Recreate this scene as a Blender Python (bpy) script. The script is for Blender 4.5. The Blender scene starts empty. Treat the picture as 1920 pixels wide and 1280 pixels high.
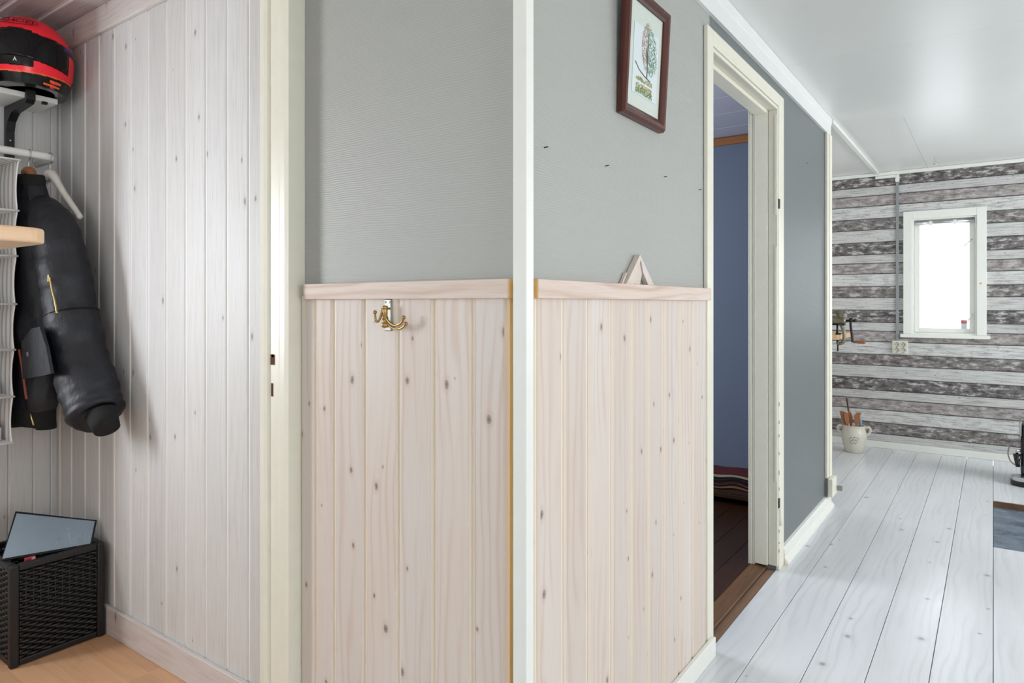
import bpy, bmesh, math, random
from mathutils import Vector, Matrix
random.seed(7)
S = bpy.context.scene
COL = S.collection
PI = math.pi

# ------------------------------------------------------------------ camera
FPX, TH, HY, EYE = 1262.0, math.radians(35.56), 570.0, 1.2
CT, ST = math.cos(TH), math.sin(TH)
cam_d = bpy.data.cameras.new('camera')
cam = bpy.data.objects.new('camera', cam_d)
COL.objects.link(cam)
cam.location = (0, 0, EYE)
cam.rotation_euler = (PI/2, 0, TH)
cam_d.sensor_width = 36.0
cam_d.lens = 36.0*FPX/1920.0
cam_d.shift_y = -(640.0-HY)/1920.0
cam_d.clip_start = 0.03
S.camera = cam

# ------------------------------------------------------------------ world and light
S.view_settings.view_transform = 'Standard'
S.view_settings.look = 'None'
S.view_settings.gamma = 1.0
S.view_settings.use_curve_mapping = False
S.view_settings.exposure = 0.2
S.cycles.max_bounces = 7
S.cycles.diffuse_bounces = 5
S.cycles.glossy_bounces = 3
S.cycles.transmission_bounces = 4
S.cycles.transparent_max_bounces = 4
W = bpy.data.worlds.new('overcast_sky')
S.world = W
W.use_nodes = True
bgn = W.node_tree.nodes['Background']
bgn.inputs[0].default_value = (0.93, 0.97, 1.0, 1)
bgn.inputs[1].default_value = 2.2

def area(name, loc, rot, sx, sy, power, col=(1, 1, 1)):
    l = bpy.data.lights.new(name, 'AREA')
    l.shape = 'RECTANGLE'
    l.size, l.size_y, l.energy, l.color = sx, sy, power, col
    o = bpy.data.objects.new(name, l)
    o.location = loc
    o.rotation_euler = rot
    COL.objects.link(o)
    return o
# daylight entering through the windows of the walls behind and beside the camera
area('daylight_back_window', (0.5, -2.42, 1.35), (PI/2, 0, PI), 2.0, 1.3, 80, (1.0, 0.985, 0.96))
area('daylight_side_window', (2.52, 0.6, 1.35), (PI/2, 0, PI/2), 1.8, 1.3, 24, (0.97, 0.985, 1.0))
area('daylight_kitchen_window', (2.52, 4.7, 1.4), (PI/2, 0, PI/2), 1.8, 1.2, 56, (0.95, 0.98, 1.0))
area('daylight_entrance_door', (-3.04, -0.02, 1.35), (PI/2, 0, -PI/2), 0.42, 0.7, 25, (0.90, 0.94, 1.0))
area('daylight_blue_room_window', (-3.1, 2.6, 1.5), (PI/2, 0, -PI/2), 0.8, 1.0, 31, (0.92, 0.95, 1.0))
area('daylight_far_room_window', (-2.9, 5.3, 1.5), (PI/2, 0, -PI/2), 0.9, 1.0, 12, (0.93, 0.97, 1.0))

# ------------------------------------------------------------------ pixel helpers (calibration of real planes)
def ray(px, py):
    u, v = (px-960.0)/FPX, (HY-py)/FPX
    return CT*u-ST, ST*u+CT, v
def onX(px, py, X):
    a, b, c = ray(px, py); t = X/a
    return Vector((X, b*t, EYE+c*t))
def onY(px, py, Y):
    a, b, c = ray(px, py); t = Y/b
    return Vector((a*t, Y, EYE+c*t))
def onZ(px, py, Z):
    a, b, c = ray(px, py); t = (Z-EYE)/c
    return Vector((a*t, b*t, Z))

# ------------------------------------------------------------------ materials
MATS = {}
class NT:
    def __init__(self, name):
        self.m = bpy.data.materials.new(name)
        self.m.use_nodes = True
        self.t = self.m.node_tree
        self.b = self.t.nodes['Principled BSDF']
    def n(self, typ, **kw):
        o = self.t.nodes.new(typ)
        for k, v in kw.items():
            setattr(o, k, v)
        return o
    def l(self, a, b):
        self.t.links.new(a, b)
    def val(self, inp, v):
        if isinstance(v, (int, float)):
            inp.default_value = v
        elif isinstance(v, tuple):
            inp.default_value = v if len(inp.default_value) == len(v) else tuple(v)+(1,)
        else:
            self.l(v, inp)
    def math(self, op, a, b=0.0, c=None, clamp=False):
        o = self.n('ShaderNodeMath', operation=op, use_clamp=clamp)
        self.val(o.inputs[0], a); self.val(o.inputs[1], b)
        if c is not None:
            self.val(o.inputs[2], c)
        return o.outputs[0]
    def comb(self, x, y, z):
        o = self.n('ShaderNodeCombineXYZ')
        for i, v in enumerate((x, y, z)):
            self.val(o.inputs[i], v)
        return o.outputs[0]
    def noise(self, vec, scale, detail=2.0, rough=0.5):
        o = self.n('ShaderNodeTexNoise')
        self.l(vec, o.inputs['Vector'])
        o.inputs['Scale'].default_value = scale
        o.inputs['Detail'].default_value = detail
        o.inputs['Roughness'].default_value = rough
        return o.outputs['Fac']
    def mix(self, f, a, b, mode='MIX'):
        o = self.n('ShaderNodeMix', data_type='RGBA', blend_type=mode)
        self.val(o.inputs[0], f); self.val(o.inputs[6], a); self.val(o.inputs[7], b)
        return o.outputs[2]
    def step(self, v, lo, hi):
        o = self.n('ShaderNodeMapRange', interpolation_type='SMOOTHSTEP')
        self.val(o.inputs[0], v)
        o.inputs[1].default_value, o.inputs[2].default_value = lo, hi
        return o.outputs[0]
    def coords(self, rand=True):
        tc = self.n('ShaderNodeTexCoord')
        s = self.n('ShaderNodeSeparateXYZ')
        self.l(tc.outputs['Object'], s.inputs[0])
        r = None
        if rand:
            r = self.n('ShaderNodeObjectInfo').outputs['Random']
        return s.outputs[0], s.outputs[1], s.outputs[2], r
    def bump(self, h, strength, dist=0.01):
        o = self.n('ShaderNodeBump')
        o.inputs['Strength'].default_value = strength
        o.inputs['Distance'].default_value = dist
        self.l(h, o.inputs['Height'])
        self.l(o.outputs[0], self.b.inputs['Normal'])
    def done(self, color, rough=0.5, metal=0.0, spec=0.5):
        self.val(self.b.inputs['Base Color'], color)
        self.val(self.b.inputs['Roughness'], rough)
        self.b.inputs['Metallic'].default_value = metal
        self.b.inputs['Specular IOR Level'].default_value = spec
        return self.m

def plain(name, c, rough=0.5, metal=0.0, var=0.06, scale=25.0, spec=0.5, bump=0.0, bscale=200.0):
    k = NT(name)
    x, y, z, r = k.coords(True)
    v = k.comb(x, y, z)
    f = k.noise(v, scale, 3.0)
    dark = tuple(max(0, q*(1-var*2)) for q in c)
    lite = tuple(min(1, q*(1+var)) for q in c)
    col = k.mix(f, dark, lite)
    if bump > 0:
        k.bump(k.noise(v, bscale, 2.0), bump, 0.004)
    return k.done(col, rough, metal, spec)

def wood(name, base, dark, knot, along='z', knots=0.5, line=0.25, fine=0.3, rough=0.5, kscale=(7.0, 2.6), tone=0.5, vary=0.10,
         white=None, bump=0.12, linefreq=180.0, spec=0.4, ksize=1.0):
    k = NT(name)
    x, y, z, r = k.coords(True)
    if along == 'z':
        ac, al = k.math('ADD', x, y), z
    elif along == 'y':
        ac, al = k.math('ADD', x, z), y
    else:
        ac, al = k.math('ADD', y, z), x
    off = k.math('MULTIPLY', r, 73.0)
    ac2 = k.math('ADD', ac, off)
    off2 = k.math('MULTIPLY', k.math('FRACT', k.math('MULTIPLY', r, 37.0)), 41.0)
    al2 = k.math('ADD', al, off2)
    low = k.noise(k.comb(k.math('MULTIPLY', ac2, 9.0), k.math('MULTIPLY', al2, 1.3), 0.0), 1.0, 2.0)
    # year rings: bands across the board pulled into long flames
    ph = k.math('ADD', k.math('MULTIPLY', ac2, linefreq), k.math('MULTIPLY', low, 26.0))
    band = k.math('POWER', k.math('MULTIPLY_ADD', k.math('SINE', ph), 0.5, 0.5), 3.0)
    fineN = k.noise(k.comb(k.math('MULTIPLY', ac2, 260.0), k.math('MULTIPLY', al2, 7.0), 0.0), 1.0, 3.0, 0.6)
    toneN = k.noise(k.comb(k.math('MULTIPLY', ac2, 5.0), k.math('MULTIPLY', al2, 0.8), 3.0), 1.0, 2.0)
    col = k.mix(k.math('MULTIPLY', k.step(toneN, 0.3, 0.75), tone), base, white if white else base)
    mask = k.step(low, 0.35, 0.62)
    col = k.mix(k.math('MULTIPLY', k.math('MULTIPLY', band, mask), line), col, dark)
    col = k.mix(k.math('MULTIPLY', k.step(fineN, 0.45, 0.75), fine), col, dark)
    # slight board to board difference
    rv = k.math('MULTIPLY_ADD', k.math('FRACT', k.math('MULTIPLY', r, 91.0)), vary, 1.0-vary*0.5)
    col = k.mix(1.0, col, k.comb(rv, rv, rv), 'MULTIPLY')
    if knots > 0:
        vo = k.n('ShaderNodeTexVoronoi', voronoi_dimensions='2D', feature='F1')
        wob = k.math('MULTIPLY_ADD', k.noise(k.comb(k.math('MULTIPLY', ac2, 60.0), k.math('MULTIPLY', al2, 40.0), 0.0), 1.0, 2.0), 0.006, -0.003)
        k.l(k.comb(k.math('MULTIPLY', k.math('ADD', ac2, wob), kscale[0]), k.math('MULTIPLY', k.math('ADD', al2, wob), kscale[1]), 0.0), vo.inputs['Vector'])
        vo.inputs['Scale'].default_value = 1.0
        sp = k.n('ShaderNodeSeparateColor')
        k.l(vo.outputs['Color'], sp.inputs[0])
        has = k.math('LESS_THAN', sp.outputs[0], knots)
        rad = k.math('MULTIPLY_ADD', sp.outputs[1], 0.045*ksize, 0.014*ksize)
        q = k.math('DIVIDE', vo.outputs['Distance'], rad)
        core = k.math('MULTIPLY', k.math('SUBTRACT', 1.0, k.step(q, 0.55, 1.1)), has)
        halo = k.math('MULTIPLY', k.math('SUBTRACT', 1.0, k.step(q, 0.9, 2.6)), has)
        ring = k.math('MULTIPLY_ADD', k.math('SINE', k.math('MULTIPLY', q, 9.0)), 0.2, 0.75)
        col = k.mix(k.math('MULTIPLY', halo, 0.28), col, dark)
        col = k.mix(k.math('MULTIPLY', core, ring), col, knot)
    if bump > 0:
        k.bump(k.math('ADD', fineN, k.math('MULTIPLY', band, 0.4)), bump, 0.002)
    return k.done(col, rough, 0.0, spec)

def lin(r, g, b):
    f = lambda c: (c/255.0)/12.92 if c <= 10 else (((c/255.0)+0.055)/1.055)**2.4
    return (f(r), f(g), f(b))

M = MATS
M['panel'] = wood('whitewashed_pine', lin(208, 194, 184), lin(186, 152, 132), lin(104, 95, 96), 'z', 0.75, 0.33, 0.16, 0.55, (9.0, 5.6), 0.7, white=lin(212, 206, 202), linefreq=230.0, ksize=1.15)
M['rail'] = wood('whitewashed_rail_y', lin(212, 194, 182), lin(178, 140, 120), lin(110, 92, 84), 'y', 0.0, 0.5, 0.3, 0.55, white=lin(218, 206, 197))
M['railx'] = wood('whitewashed_rail_x', lin(212, 194, 182), lin(178, 140, 120), lin(110, 92, 84), 'x', 0.0, 0.5, 0.3, 0.55, white=lin(218, 206, 197))
M['entry'] = wood('white_glazed_pine', lin(203, 202, 200), lin(170, 164, 160), lin(112, 106, 104), 'z', 0.4, 0.16, 0.4, 0.5, (9.0, 4.5), 0.7, white=lin(211, 211, 211))
M['entry_x'] = wood('white_glazed_pine_x', lin(206, 198, 194), lin(164, 144, 136), lin(96, 82, 78), 'x', 0.35, 0.2, 0.4, 0.5, (2.2, 9.0), 0.8, white=lin(216, 210, 208))
M['entry_y'] = wood('white_glazed_pine_y', lin(206, 198, 194), lin(164, 144, 136), lin(96, 82, 78), 'y', 0.35, 0.2, 0.4, 0.5, white=lin(216, 210, 208))
M['ceil_board'] = wood('greyed_ceiling_pine', lin(184, 174, 172), lin(132, 112, 110), lin(90, 76, 74), 'x', 0.3, 0.25, 0.5, 0.5, (2.2, 9.0), 0.8, white=lin(196, 190, 190))
M['floor'] = wood('white_oiled_floorboard', lin(212, 214, 217), lin(186, 187, 190), lin(150, 150, 154), 'y', 0.4, 0.32, 0.16, 0.24, (5.0, 4.0), 0.9, white=lin(224, 227, 232), bump=0.06, linefreq=190.0, spec=0.6, ksize=1.1)
M['laminate'] = wood('beech_laminate', lin(192, 148, 112), lin(168, 122, 88), lin(150, 100, 64), 'x', 0.0, 0.2, 0.3, 0.4, vary=0.3, white=lin(206, 166, 132))
M['brown_floor'] = wood('dark_varnished_floorboard', lin(58, 36, 22), lin(34, 20, 12), lin(24, 14, 10), 'y', 0.3, 0.4, 0.4, 0.35, white=lin(70, 44, 27))
M['brown_sill'] = wood('worn_brown_threshold', lin(96, 68, 46), lin(62, 42, 28), lin(50, 32, 22), 'y', 0.0, 0.4, 0.5, 0.5, white=lin(134, 98, 70))
M['raw'] = wood('raw_cut_pine', lin(240, 194, 126), lin(206, 150, 84), lin(120, 80, 40), 'z', 0.0, 0.3, 0.3, 0.6, white=lin(244, 204, 140))
M['pine'] = wood('pale_lacquered_pine', lin(222, 184, 146), lin(198, 152, 112), lin(150, 106, 72), 'y', 0.0, 0.35, 0.2, 0.4, white=lin(232, 200, 166))
M['groove'] = plain('groove_wash_and_caught_light', lin(228, 214, 198), 0.5, var=0.03, scale=8)  # paler tint holds both pooled wash and light caught on the bevels
M['groove_w'] = plain('groove_white_and_caught_light', lin(226, 225, 223), 0.5, var=0.04, scale=8)  # white groove paint, with the lit look of the grooves in its colour
M['crack'] = plain('dark_brown_mark', lin(70, 50, 38), 0.9)  # dark brown of the paint chips and the mortise mark
M['cream'] = plain('cream_gloss_paint', lin(226, 223, 208), 0.35, var=0.03, bump=0.05)
M['white'] = plain('white_gloss_paint', lin(229, 230, 224), 0.35, var=0.02, bump=0.04)
M['ceil'] = plain('white_ceiling_paint', lin(224, 226, 224), 0.3, var=0.02, scale=3.0, spec=0.6)
M['under'] = plain('dark_subfloor', lin(60, 54, 50), 0.9)
M['plaster'] = plain('white_plaster', lin(222, 221, 217), 0.8, var=0.03)
M['brass'] = plain('aged_brass', lin(176, 142, 88), 0.28, 1.0, 0.15, 60)
M['zinc'] = plain('zinc_plate', lin(150, 150, 142), 0.4, 1.0, 0.15, 60)
M['steel'] = plain('polished_steel', lin(200, 203, 206), 0.2, 1.0, 0.05)
M['iron'] = plain('dark_iron', lin(52, 54, 52), 0.5, 0.7, 0.15, 60)
M['oldtin'] = plain('tinned_cast_iron', lin(142, 138, 118), 0.42, 0.8, 0.25, 70, bump=0.2)
M['black'] = plain('black_painted_metal', lin(24, 24, 26), 0.4, 0.2)
M['blackpl'] = plain('black_gloss_plastic', lin(14, 14, 16), 0.12)
M['nail'] = plain('blackened_nail', lin(40, 36, 34), 0.5, 0.6)
M['hole'] = plain('bare_wood_in_mortise', lin(96, 58, 36), 0.9, var=0.4, scale=120)

def m_wallpaper(name, c, ribs, rough, spec, bstr):
    k = NT(name)
    x, y, z, r = k.coords(False)
    a = k.math('ADD', x, y)
    v = k.comb(x, y, z)
    wob = k.noise(k.comb(k.math('MULTIPLY', a, 9.0), 0.0, k.math('MULTIPLY', z, 30.0)), 1.0, 2.0)
    rib = k.math('SINE', k.math('ADD', k.math('MULTIPLY', z, 1120.0), k.math('MULTIPLY', wob, 14.0)))
    gr = k.noise(v, 420.0, 2.0)
    brk = k.noise(k.comb(k.math('MULTIPLY', a, 60.0), 0.0, k.math('MULTIPLY', z, 160.0)), 1.0, 2.0)
    h = k.math('ADD', k.math('MULTIPLY', k.math('MULTIPLY', rib, brk), ribs), k.math('MULTIPLY', gr, 1.0-ribs*0.5))
    k.bump(h, bstr, 0.003)
    t = k.noise(v, 2.0, 2.0)
    col = k.mix(t, tuple(q*0.96 for q in c), tuple(q*1.04 for q in c))
    return k.done(col, rough, 0.0, spec)
M['grey'] = m_wallpaper('grey_ribbed_wallpaper', lin(166, 167, 163), 0.7, 0.5, 0.4, 0.22)
M['grey_fibre'] = m_wallpaper('glass_fibre_and_shade_grey', lin(104, 111, 113), 0.1, 0.33, 0.5, 0.6)
M['blue'] = plain('blue_painted_wall', lin(112, 124, 144), 0.7, var=0.03, scale=4)
M['blueceil'] = plain('lilac_white_ceiling_tile', lin(214, 216, 228), 0.7, var=0.02)
M['orange_trim'] = wood('varnished_pine_trim', lin(170, 112, 66), lin(130, 80, 44), lin(90, 54, 30), 'x', 0.0, 0.4, 0.3, 0.4)

def m_planks():
    """wallpaper printed with weathered planks: flat print"""
    k = NT('plank_print_wallpaper')
    x, y, z, r = k.coords(False)
    P = 0.569
    s = k.math('DIVIDE', k.math('SUBTRACT', 2.289+P*2, z), P)
    row = k.math('FRACT', s)
    cuts = [0.0, 0.181, 0.311, 0.466, 0.653, 0.816, 1.0]
    cr = k.n('ShaderNodeValToRGB')
    cr.color_ramp.interpolation = 'CONSTANT'
    cols = [lin(112, 108, 107), lin(196, 196, 194), lin(160, 154, 152), lin(206, 207, 205), lin(128, 123, 121), lin(198, 199, 197)]
    el = cr.color_ramp.elements
    while len(el) < 6:
        el.new(0.5)
    for i in range(6):
        el[i].position = cuts[i]; el[i].color = cols[i]+(1,)
    k.l(row, cr.inputs[0])
    mk = k.n('ShaderNodeValToRGB')   # 0 = pale board, 1 = dark board
    mk.color_ramp.interpolation = 'CONSTANT'
    e2 = mk.color_ramp.elements
    while len(e2) < 6:
        e2.new(0.5)
    for i, q in enumerate((1.0, 0.15, 0.62, 0.35, 0.85, 0.1)):
        e2[i].position = cuts[i]; e2[i].color = (q, q, q, 1)
    k.l(row, mk.inputs[0])
    pid = k.math('FLOOR', k.math('MULTIPLY', s, 6.0))
    streak = k.noise(k.comb(k.math('MULTIPLY', x, 5.0), pid, k.math('MULTIPLY', z, 130.0)), 1.0, 4.0, 0.65)
    blot = k.noise(k.comb(k.math('MULTIPLY', x, 13.0), 2.0, k.math('MULTIPLY', z, 34.0)), 1.0, 4.0, 0.72)
    cloud = k.noise(k.comb(k.math('MULTIPLY', x, 4.0), 5.0, k.math('MULTIPLY', z, 16.0)), 1.0, 2.0)
    d = mk.outputs[0]
    col = cr.outputs[0]
    # grain lines
    col = k.mix(k.math('MULTIPLY', k.step(streak, 0.46, 0.66), 0.6), col, lin(110, 104, 102))
    # white flaking paint on dark boards
    fl = k.math('MULTIPLY', k.math('MULTIPLY', k.step(blot, 0.52, 0.60), k.step(cloud, 0.28, 0.5)), d)
    col = k.mix(k.math('MULTIPLY', fl, 0.72), col, lin(208, 206, 204))
    # dark rot on dark boards
    rot = k.math('MULTIPLY', k.math('SUBTRACT', 1.0, k.step(blot, 0.38, 0.50)), d)
    col = k.mix(k.math('MULTIPLY', rot, 0.8), col, lin(52, 48, 48))
    # dark chips on pale boards
    chip = k.noise(k.comb(k.math('MULTIPLY', x, 44.0), 9.0, k.math('MULTIPLY', z, 95.0)), 1.0, 3.0, 0.6)
    ch = k.math('MULTIPLY', k.step(chip, 0.635, 0.67), k.math('SUBTRACT', 1.0, d))
    col = k.mix(k.math('MULTIPLY', ch, 0.85), col, lin(58, 54, 54))
    # joint lines
    jl = None
    for c in cuts[:6]:
        dd = k.math('ABSOLUTE', k.math('SUBTRACT', row, c))
        q = k.math('SUBTRACT', 1.0, k.step(dd, 0.004, 0.010))
        jl = q if jl is None else k.math('MAXIMUM', jl, q)
    q = k.math('SUBTRACT', 1.0, k.step(k.math('SUBTRACT', 1.0, row), 0.002, 0.007))
    jl = k.math('MAXIMUM', jl, q)
    col = k.mix(k.math('MULTIPLY', jl, 0.85), col, lin(46, 42, 42))
    return k.done(col, 0.6, 0.0, 0.3)
M['planks'] = m_planks()

# ------------------------------------------------------------------ mesh building
class MB:
    def __init__(s):
        s.v, s.f, s.mi, s.sm = [], [], [], []
    def add(s, vs, fs, mi=0, smooth=False):
        o = len(s.v)
        s.v += [tuple(q) for q in vs]
        for f in fs:
            s.f.append([i+o for i in f]); s.mi.append(mi); s.sm.append(smooth)
        return s
    def box(s, a, b, mi=0):
        x0, x1 = sorted((a[0], b[0])); y0, y1 = sorted((a[1], b[1])); z0, z1 = sorted((a[2], b[2]))
        vs = [(x0, y0, z0), (x1, y0, z0), (x1, y1, z0), (x0, y1, z0), (x0, y0, z1), (x1, y0, z1), (x1, y1, z1), (x0, y1, z1)]
        return s.add(vs, [(0, 3, 2, 1), (4, 5, 6, 7), (0, 1, 5, 4), (1, 2, 6, 5), (2, 3, 7, 6), (3, 0, 4, 7)], mi)
    def bevbox(s, a, b, r, mi=0):
        """box with chamfered edges"""
        x0, x1 = sorted((a[0], b[0])); y0, y1 = sorted((a[1], b[1])); z0, z1 = sorted((a[2], b[2]))
        bm = bmesh.new()
        bmesh.ops.create_cube(bm, size=1.0)
        for v in bm.verts:
            v.co = Vector(((x0+x1)/2+v.co.x*(x1-x0), (y0+y1)/2+v.co.y*(y1-y0), (z0+z1)/2+v.co.z*(z1-z0)))
        bmesh.ops.bevel(bm, geom=list(bm.edges), offset=r, segments=2, affect='EDGES', profile=0.5)
        bm.verts.index_update()
        s.add([v.co for v in bm.verts], [[v.index for v in f.verts] for f in bm.faces], mi)
        bm.free()
        return s
    def prism(s, poly, fn, h0, h1, mi=0, smooth=False, caps=True):
        """poly: 2D points; fn(u, v, h) -> 3D"""
        n = len(poly)
        vs = [fn(u, v, h0) for u, v in poly]+[fn(u, v, h1) for u, v in poly]
        s.add(vs, [(i, (i+1) % n, n+(i+1) % n, n+i) for i in range(n)], mi, smooth)
        if caps:
            s.add(vs, [list(range(n))[::-1], list(range(n, 2*n))], mi)
        return s
    def tube(s, pts, rad, n=8, mi=0, caps=True, closed=False, flat=1.0):
        pts = [Vector(p) for p in pts]
        m = len(pts)
        rs = rad if isinstance(rad, (list, tuple)) else [rad]*m
        rings, nrm = [], None
        for i, p in enumerate(pts):
            if closed:
                t = (pts[(i+1) % m]-pts[i-1]).normalized()
            else:
                t = (pts[min(i+1, m-1)]-pts[max(i-1, 0)]).normalized()
            if nrm is None:
                nrm = Vector((0, 0, 1)) if abs(t.z) < 0.9 else Vector((1, 0, 0))
            nrm = (nrm-t*nrm.dot(t)).normalized()
            bn = t.cross(nrm)
            rings.append([p+nrm*(math.cos(2*PI*j/n)*rs[i]*flat)+bn*(math.sin(2*PI*j/n)*rs[i]) for j in range(n)])
        vs = [q for r in rings for q in r]
        fs = []
        for i in range(m if closed else m-1):
            a, b = i*n, ((i+1) % m)*n
            for j in range(n):
                fs.append((a+j, a+(j+1) % n, b+(j+1) % n, b+j))
        s.add(vs, fs, mi, True)
        if caps and not closed:
            s.add(vs, [list(range(n))[::-1], list(range((m-1)*n, m*n))], mi)
        return s
    def lathe(s, prof, c, n=32, mi=0, axis='z'):
        """prof: (radius, height) pairs"""
        vs = []
        for r, h in prof:
            for j in range(n):
                a = 2*PI*j/n
                p, q = r*math.cos(a), r*math.sin(a)
                vs.append({'z': (c[0]+p, c[1]+q, c[2]+h), 'x': (c[0]+h, c[1]+p, c[2]+q), 'y': (c[0]+p, c[1]+h, c[2]+q)}[axis])
        fs = []
        for i in range(len(prof)-1):
            for j in range(n):
                fs.append((i*n+j, i*n+(j+1) % n, (i+1)*n+(j+1) % n, (i+1)*n+j))
        s.add(vs, fs, mi, True)
        return s
    def sphere(s, c, r, n=12, m=8, mi=0):
        rx, ry, rz = r if isinstance(r, tuple) else (r, r, r)
        vs = [(c[0]+rx*math.sin(PI*i/m)*math.cos(2*PI*j/n), c[1]+ry*math.sin(PI*i/m)*math.sin(2*PI*j/n), c[2]+rz*math.cos(PI*i/m)) for i in range(m+1) for j in range(n)]
        fs = [(i*n+j, (i+1)*n+j, (i+1)*n+(j+1) % n, i*n+(j+1) % n) for i in range(m) for j in range(n)]
        return s.add(vs, fs, mi, True)
    def grid(s, fn, nu, nv, mi=0, smooth=True):
        vs = [fn(i/nu, j/nv) for i in range(nu+1) for j in range(nv+1)]
        w = nv+1
        return s.add(vs, [(i*w+j, (i+1)*w+j, (i+1)*w+j+1, i*w+j+1) for i in range(nu) for j in range(nv)], mi, smooth)
    def build(s, name, mats, parent=None, origin=None, fix=True):
        if not isinstance(mats, (list, tuple)):
            mats = [mats]
        if origin is None:
            xs = [q[0] for q in s.v]; ys = [q[1] for q in s.v]; zs = [q[2] for q in s.v]
            origin = ((min(xs)+max(xs))/2, (min(ys)+max(ys))/2, min(zs))
        o3 = Vector(origin)
        me = bpy.data.meshes.new(name)
        me.from_pydata([Vector(q)-o3 for q in s.v], [], s.f)
        for m in mats:
            me.materials.append(m)
        me.polygons.foreach_set('material_index', s.mi)
        me.polygons.foreach_set('use_smooth', s.sm)
        me.update()
        if fix:
            bm = bmesh.new(); bm.from_mesh(me)
            bmesh.ops.remove_doubles(bm, verts=bm.verts, dist=1e-6)
            bmesh.ops.recalc_face_normals(bm, faces=bm.faces)
            bm.to_mesh(me); bm.free()
        o = bpy.data.objects.new(name, me)
        COL.objects.link(o)
        if parent:
            o.parent = parent
            o.location = o3-world_loc(parent)
        else:
            o.location = o3
        return o

def world_loc(o):
    v = Vector((0, 0, 0))
    while o:
        v += o.location
        o = o.parent
    return v

def tag(o, label, cat, group=None, kind=None):
    o['label'] = label; o['category'] = cat
    if group: o['group'] = group
    if kind: o['kind'] = kind
    return o
def thing(name, loc, label, cat, group=None, kind=None):
    o = bpy.data.objects.new(name, None)
    o.empty_display_size = 0.05
    COL.objects.link(o)
    o.location = loc
    return tag(o, label, cat, group, kind)
def struct(o, label, cat):
    return tag(o, label, cat, kind='structure')

# ================================================================== SETTING
ZC = 2.30
XB, XBP = -0.80, -0.785          # corridor wall: wallpaper plane, panel front
YA, YAP = 1.155, 1.140           # front wall: wallpaper plane, panel front
YC = 1.150                       # entry panel front
XD = -3.10                       # entry end wall
YE = 6.37
XR, YBK = 2.6, -2.5

def wall_holes(mb, fixed, axis, t0, t1, u0, u1, z0, z1, holes, mi=0):
    """slab on plane axis between t0 and t1, spanning u and z, with rectangular holes"""
    us = sorted({u0, u1, *[h[0] for h in holes], *[h[1] for h in holes]})
    zs = sorted({z0, z1, *[h[2] for h in holes], *[h[3] for h in holes]})
    for i in range(len(us)-1):
        for j in range(len(zs)-1):
            cu, cz = (us[i]+us[i+1])/2, (zs[j]+zs[j+1])/2
            if any(h[0] < cu < h[1] and h[2] < cz < h[3] for h in holes):
                continue
            if axis == 'x':
                mb.box((t0, us[i], zs[j]), (t1, us[i+1], zs[j+1]), mi)
            else:
                mb.box((us[i], t0, zs[j]), (us[i+1], t1, zs[j+1]), mi)
    return mb

# --- front wall (A): behind panels, grey wallpaper above
A_L, A_R = -1.5135, XB
wa = MB().box((A_L, YA, 0), (A_R, YA+0.12, ZC)).build('wall_front', M['grey'])
struct(wa, 'grey ribbed wallpaper wall with the brass hook, left of the white corner post', 'wall')

def board(mb, u0, u1, z0, z1, fn, depth=0.014, groove=0.007, gdep=0.006, bev=0.004, gap=0.0006):
    """tongue and groove board; fn(u, d, h): d = distance back from the face; slot 1 = bevels and groove, paler for pooled wash and caught light"""
    poly = [(u0+gap, depth), (u0+gap, gdep), (u0+gap+bev, 0.0008), (u0+gap+bev+0.003, 0.0),
            (u1-groove-bev-0.003, 0.0), (u1-groove-bev, 0.0008), (u1-groove, gdep), (u1-gap, gdep), (u1-gap, depth)]
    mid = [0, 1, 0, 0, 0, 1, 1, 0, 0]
    n = len(poly)
    vs = [fn(u, v, z0) for u, v in poly]+[fn(u, v, z1) for u, v in poly]
    for i in range(n):
        mb.add([vs[i], vs[(i+1) % n], vs[n+(i+1) % n], vs[n+i]], [(0, 1, 2, 3)], mid[i])
    mb.add(vs, [list(range(n))[::-1], list(range(n, 2*n))], 0)
    return mb

ZR0, ZR1 = 1.212, 1.253          # chair rail
fa = lambda u, d, h: (u, YAP+d, h)
edgesA = [-1.513]+[onY(p, 560, YAP).x for p in (592, 627, 685, 749, 816, 887.5)]+[-0.8225]
for a, b in zip(edgesA[:-1], edgesA[1:]):
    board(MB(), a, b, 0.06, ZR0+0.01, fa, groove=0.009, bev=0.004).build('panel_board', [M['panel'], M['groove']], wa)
MB().box((-0.8224, YAP+0.0005, 0.06), (-0.8212, YA-0.0005, ZR0+0.01)).build('cut_edge', M['raw'], wa)['label'] = 'raw orange cut edge of the last board'
ra = MB()
ra.bevbox((-1.487, YAP-0.012, ZR0), (-0.8165, YA-0.001, ZR1), 0.002)
ra_o = struct(ra.build('trim_1', M['railx']), 'whitewashed pine chair rail above the brass hook', 'chair rail')
MB().box((-0.8164, YAP-0.0105, ZR0+0.0012), (-0.8153, YA-0.001, ZR1-0.0012)).build('cut_end', M['raw'], ra_o)

# --- corridor wall (B)
DY0, DY1, DZ = 2.296, 3.168, 2.09
B_END = 4.36
wb = MB()
wall_holes(wb, None, 'x', XB, XB-0.11, YA+0.12, B_END, 0, ZC, [(DY0, DY1, -1, DZ)])
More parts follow.
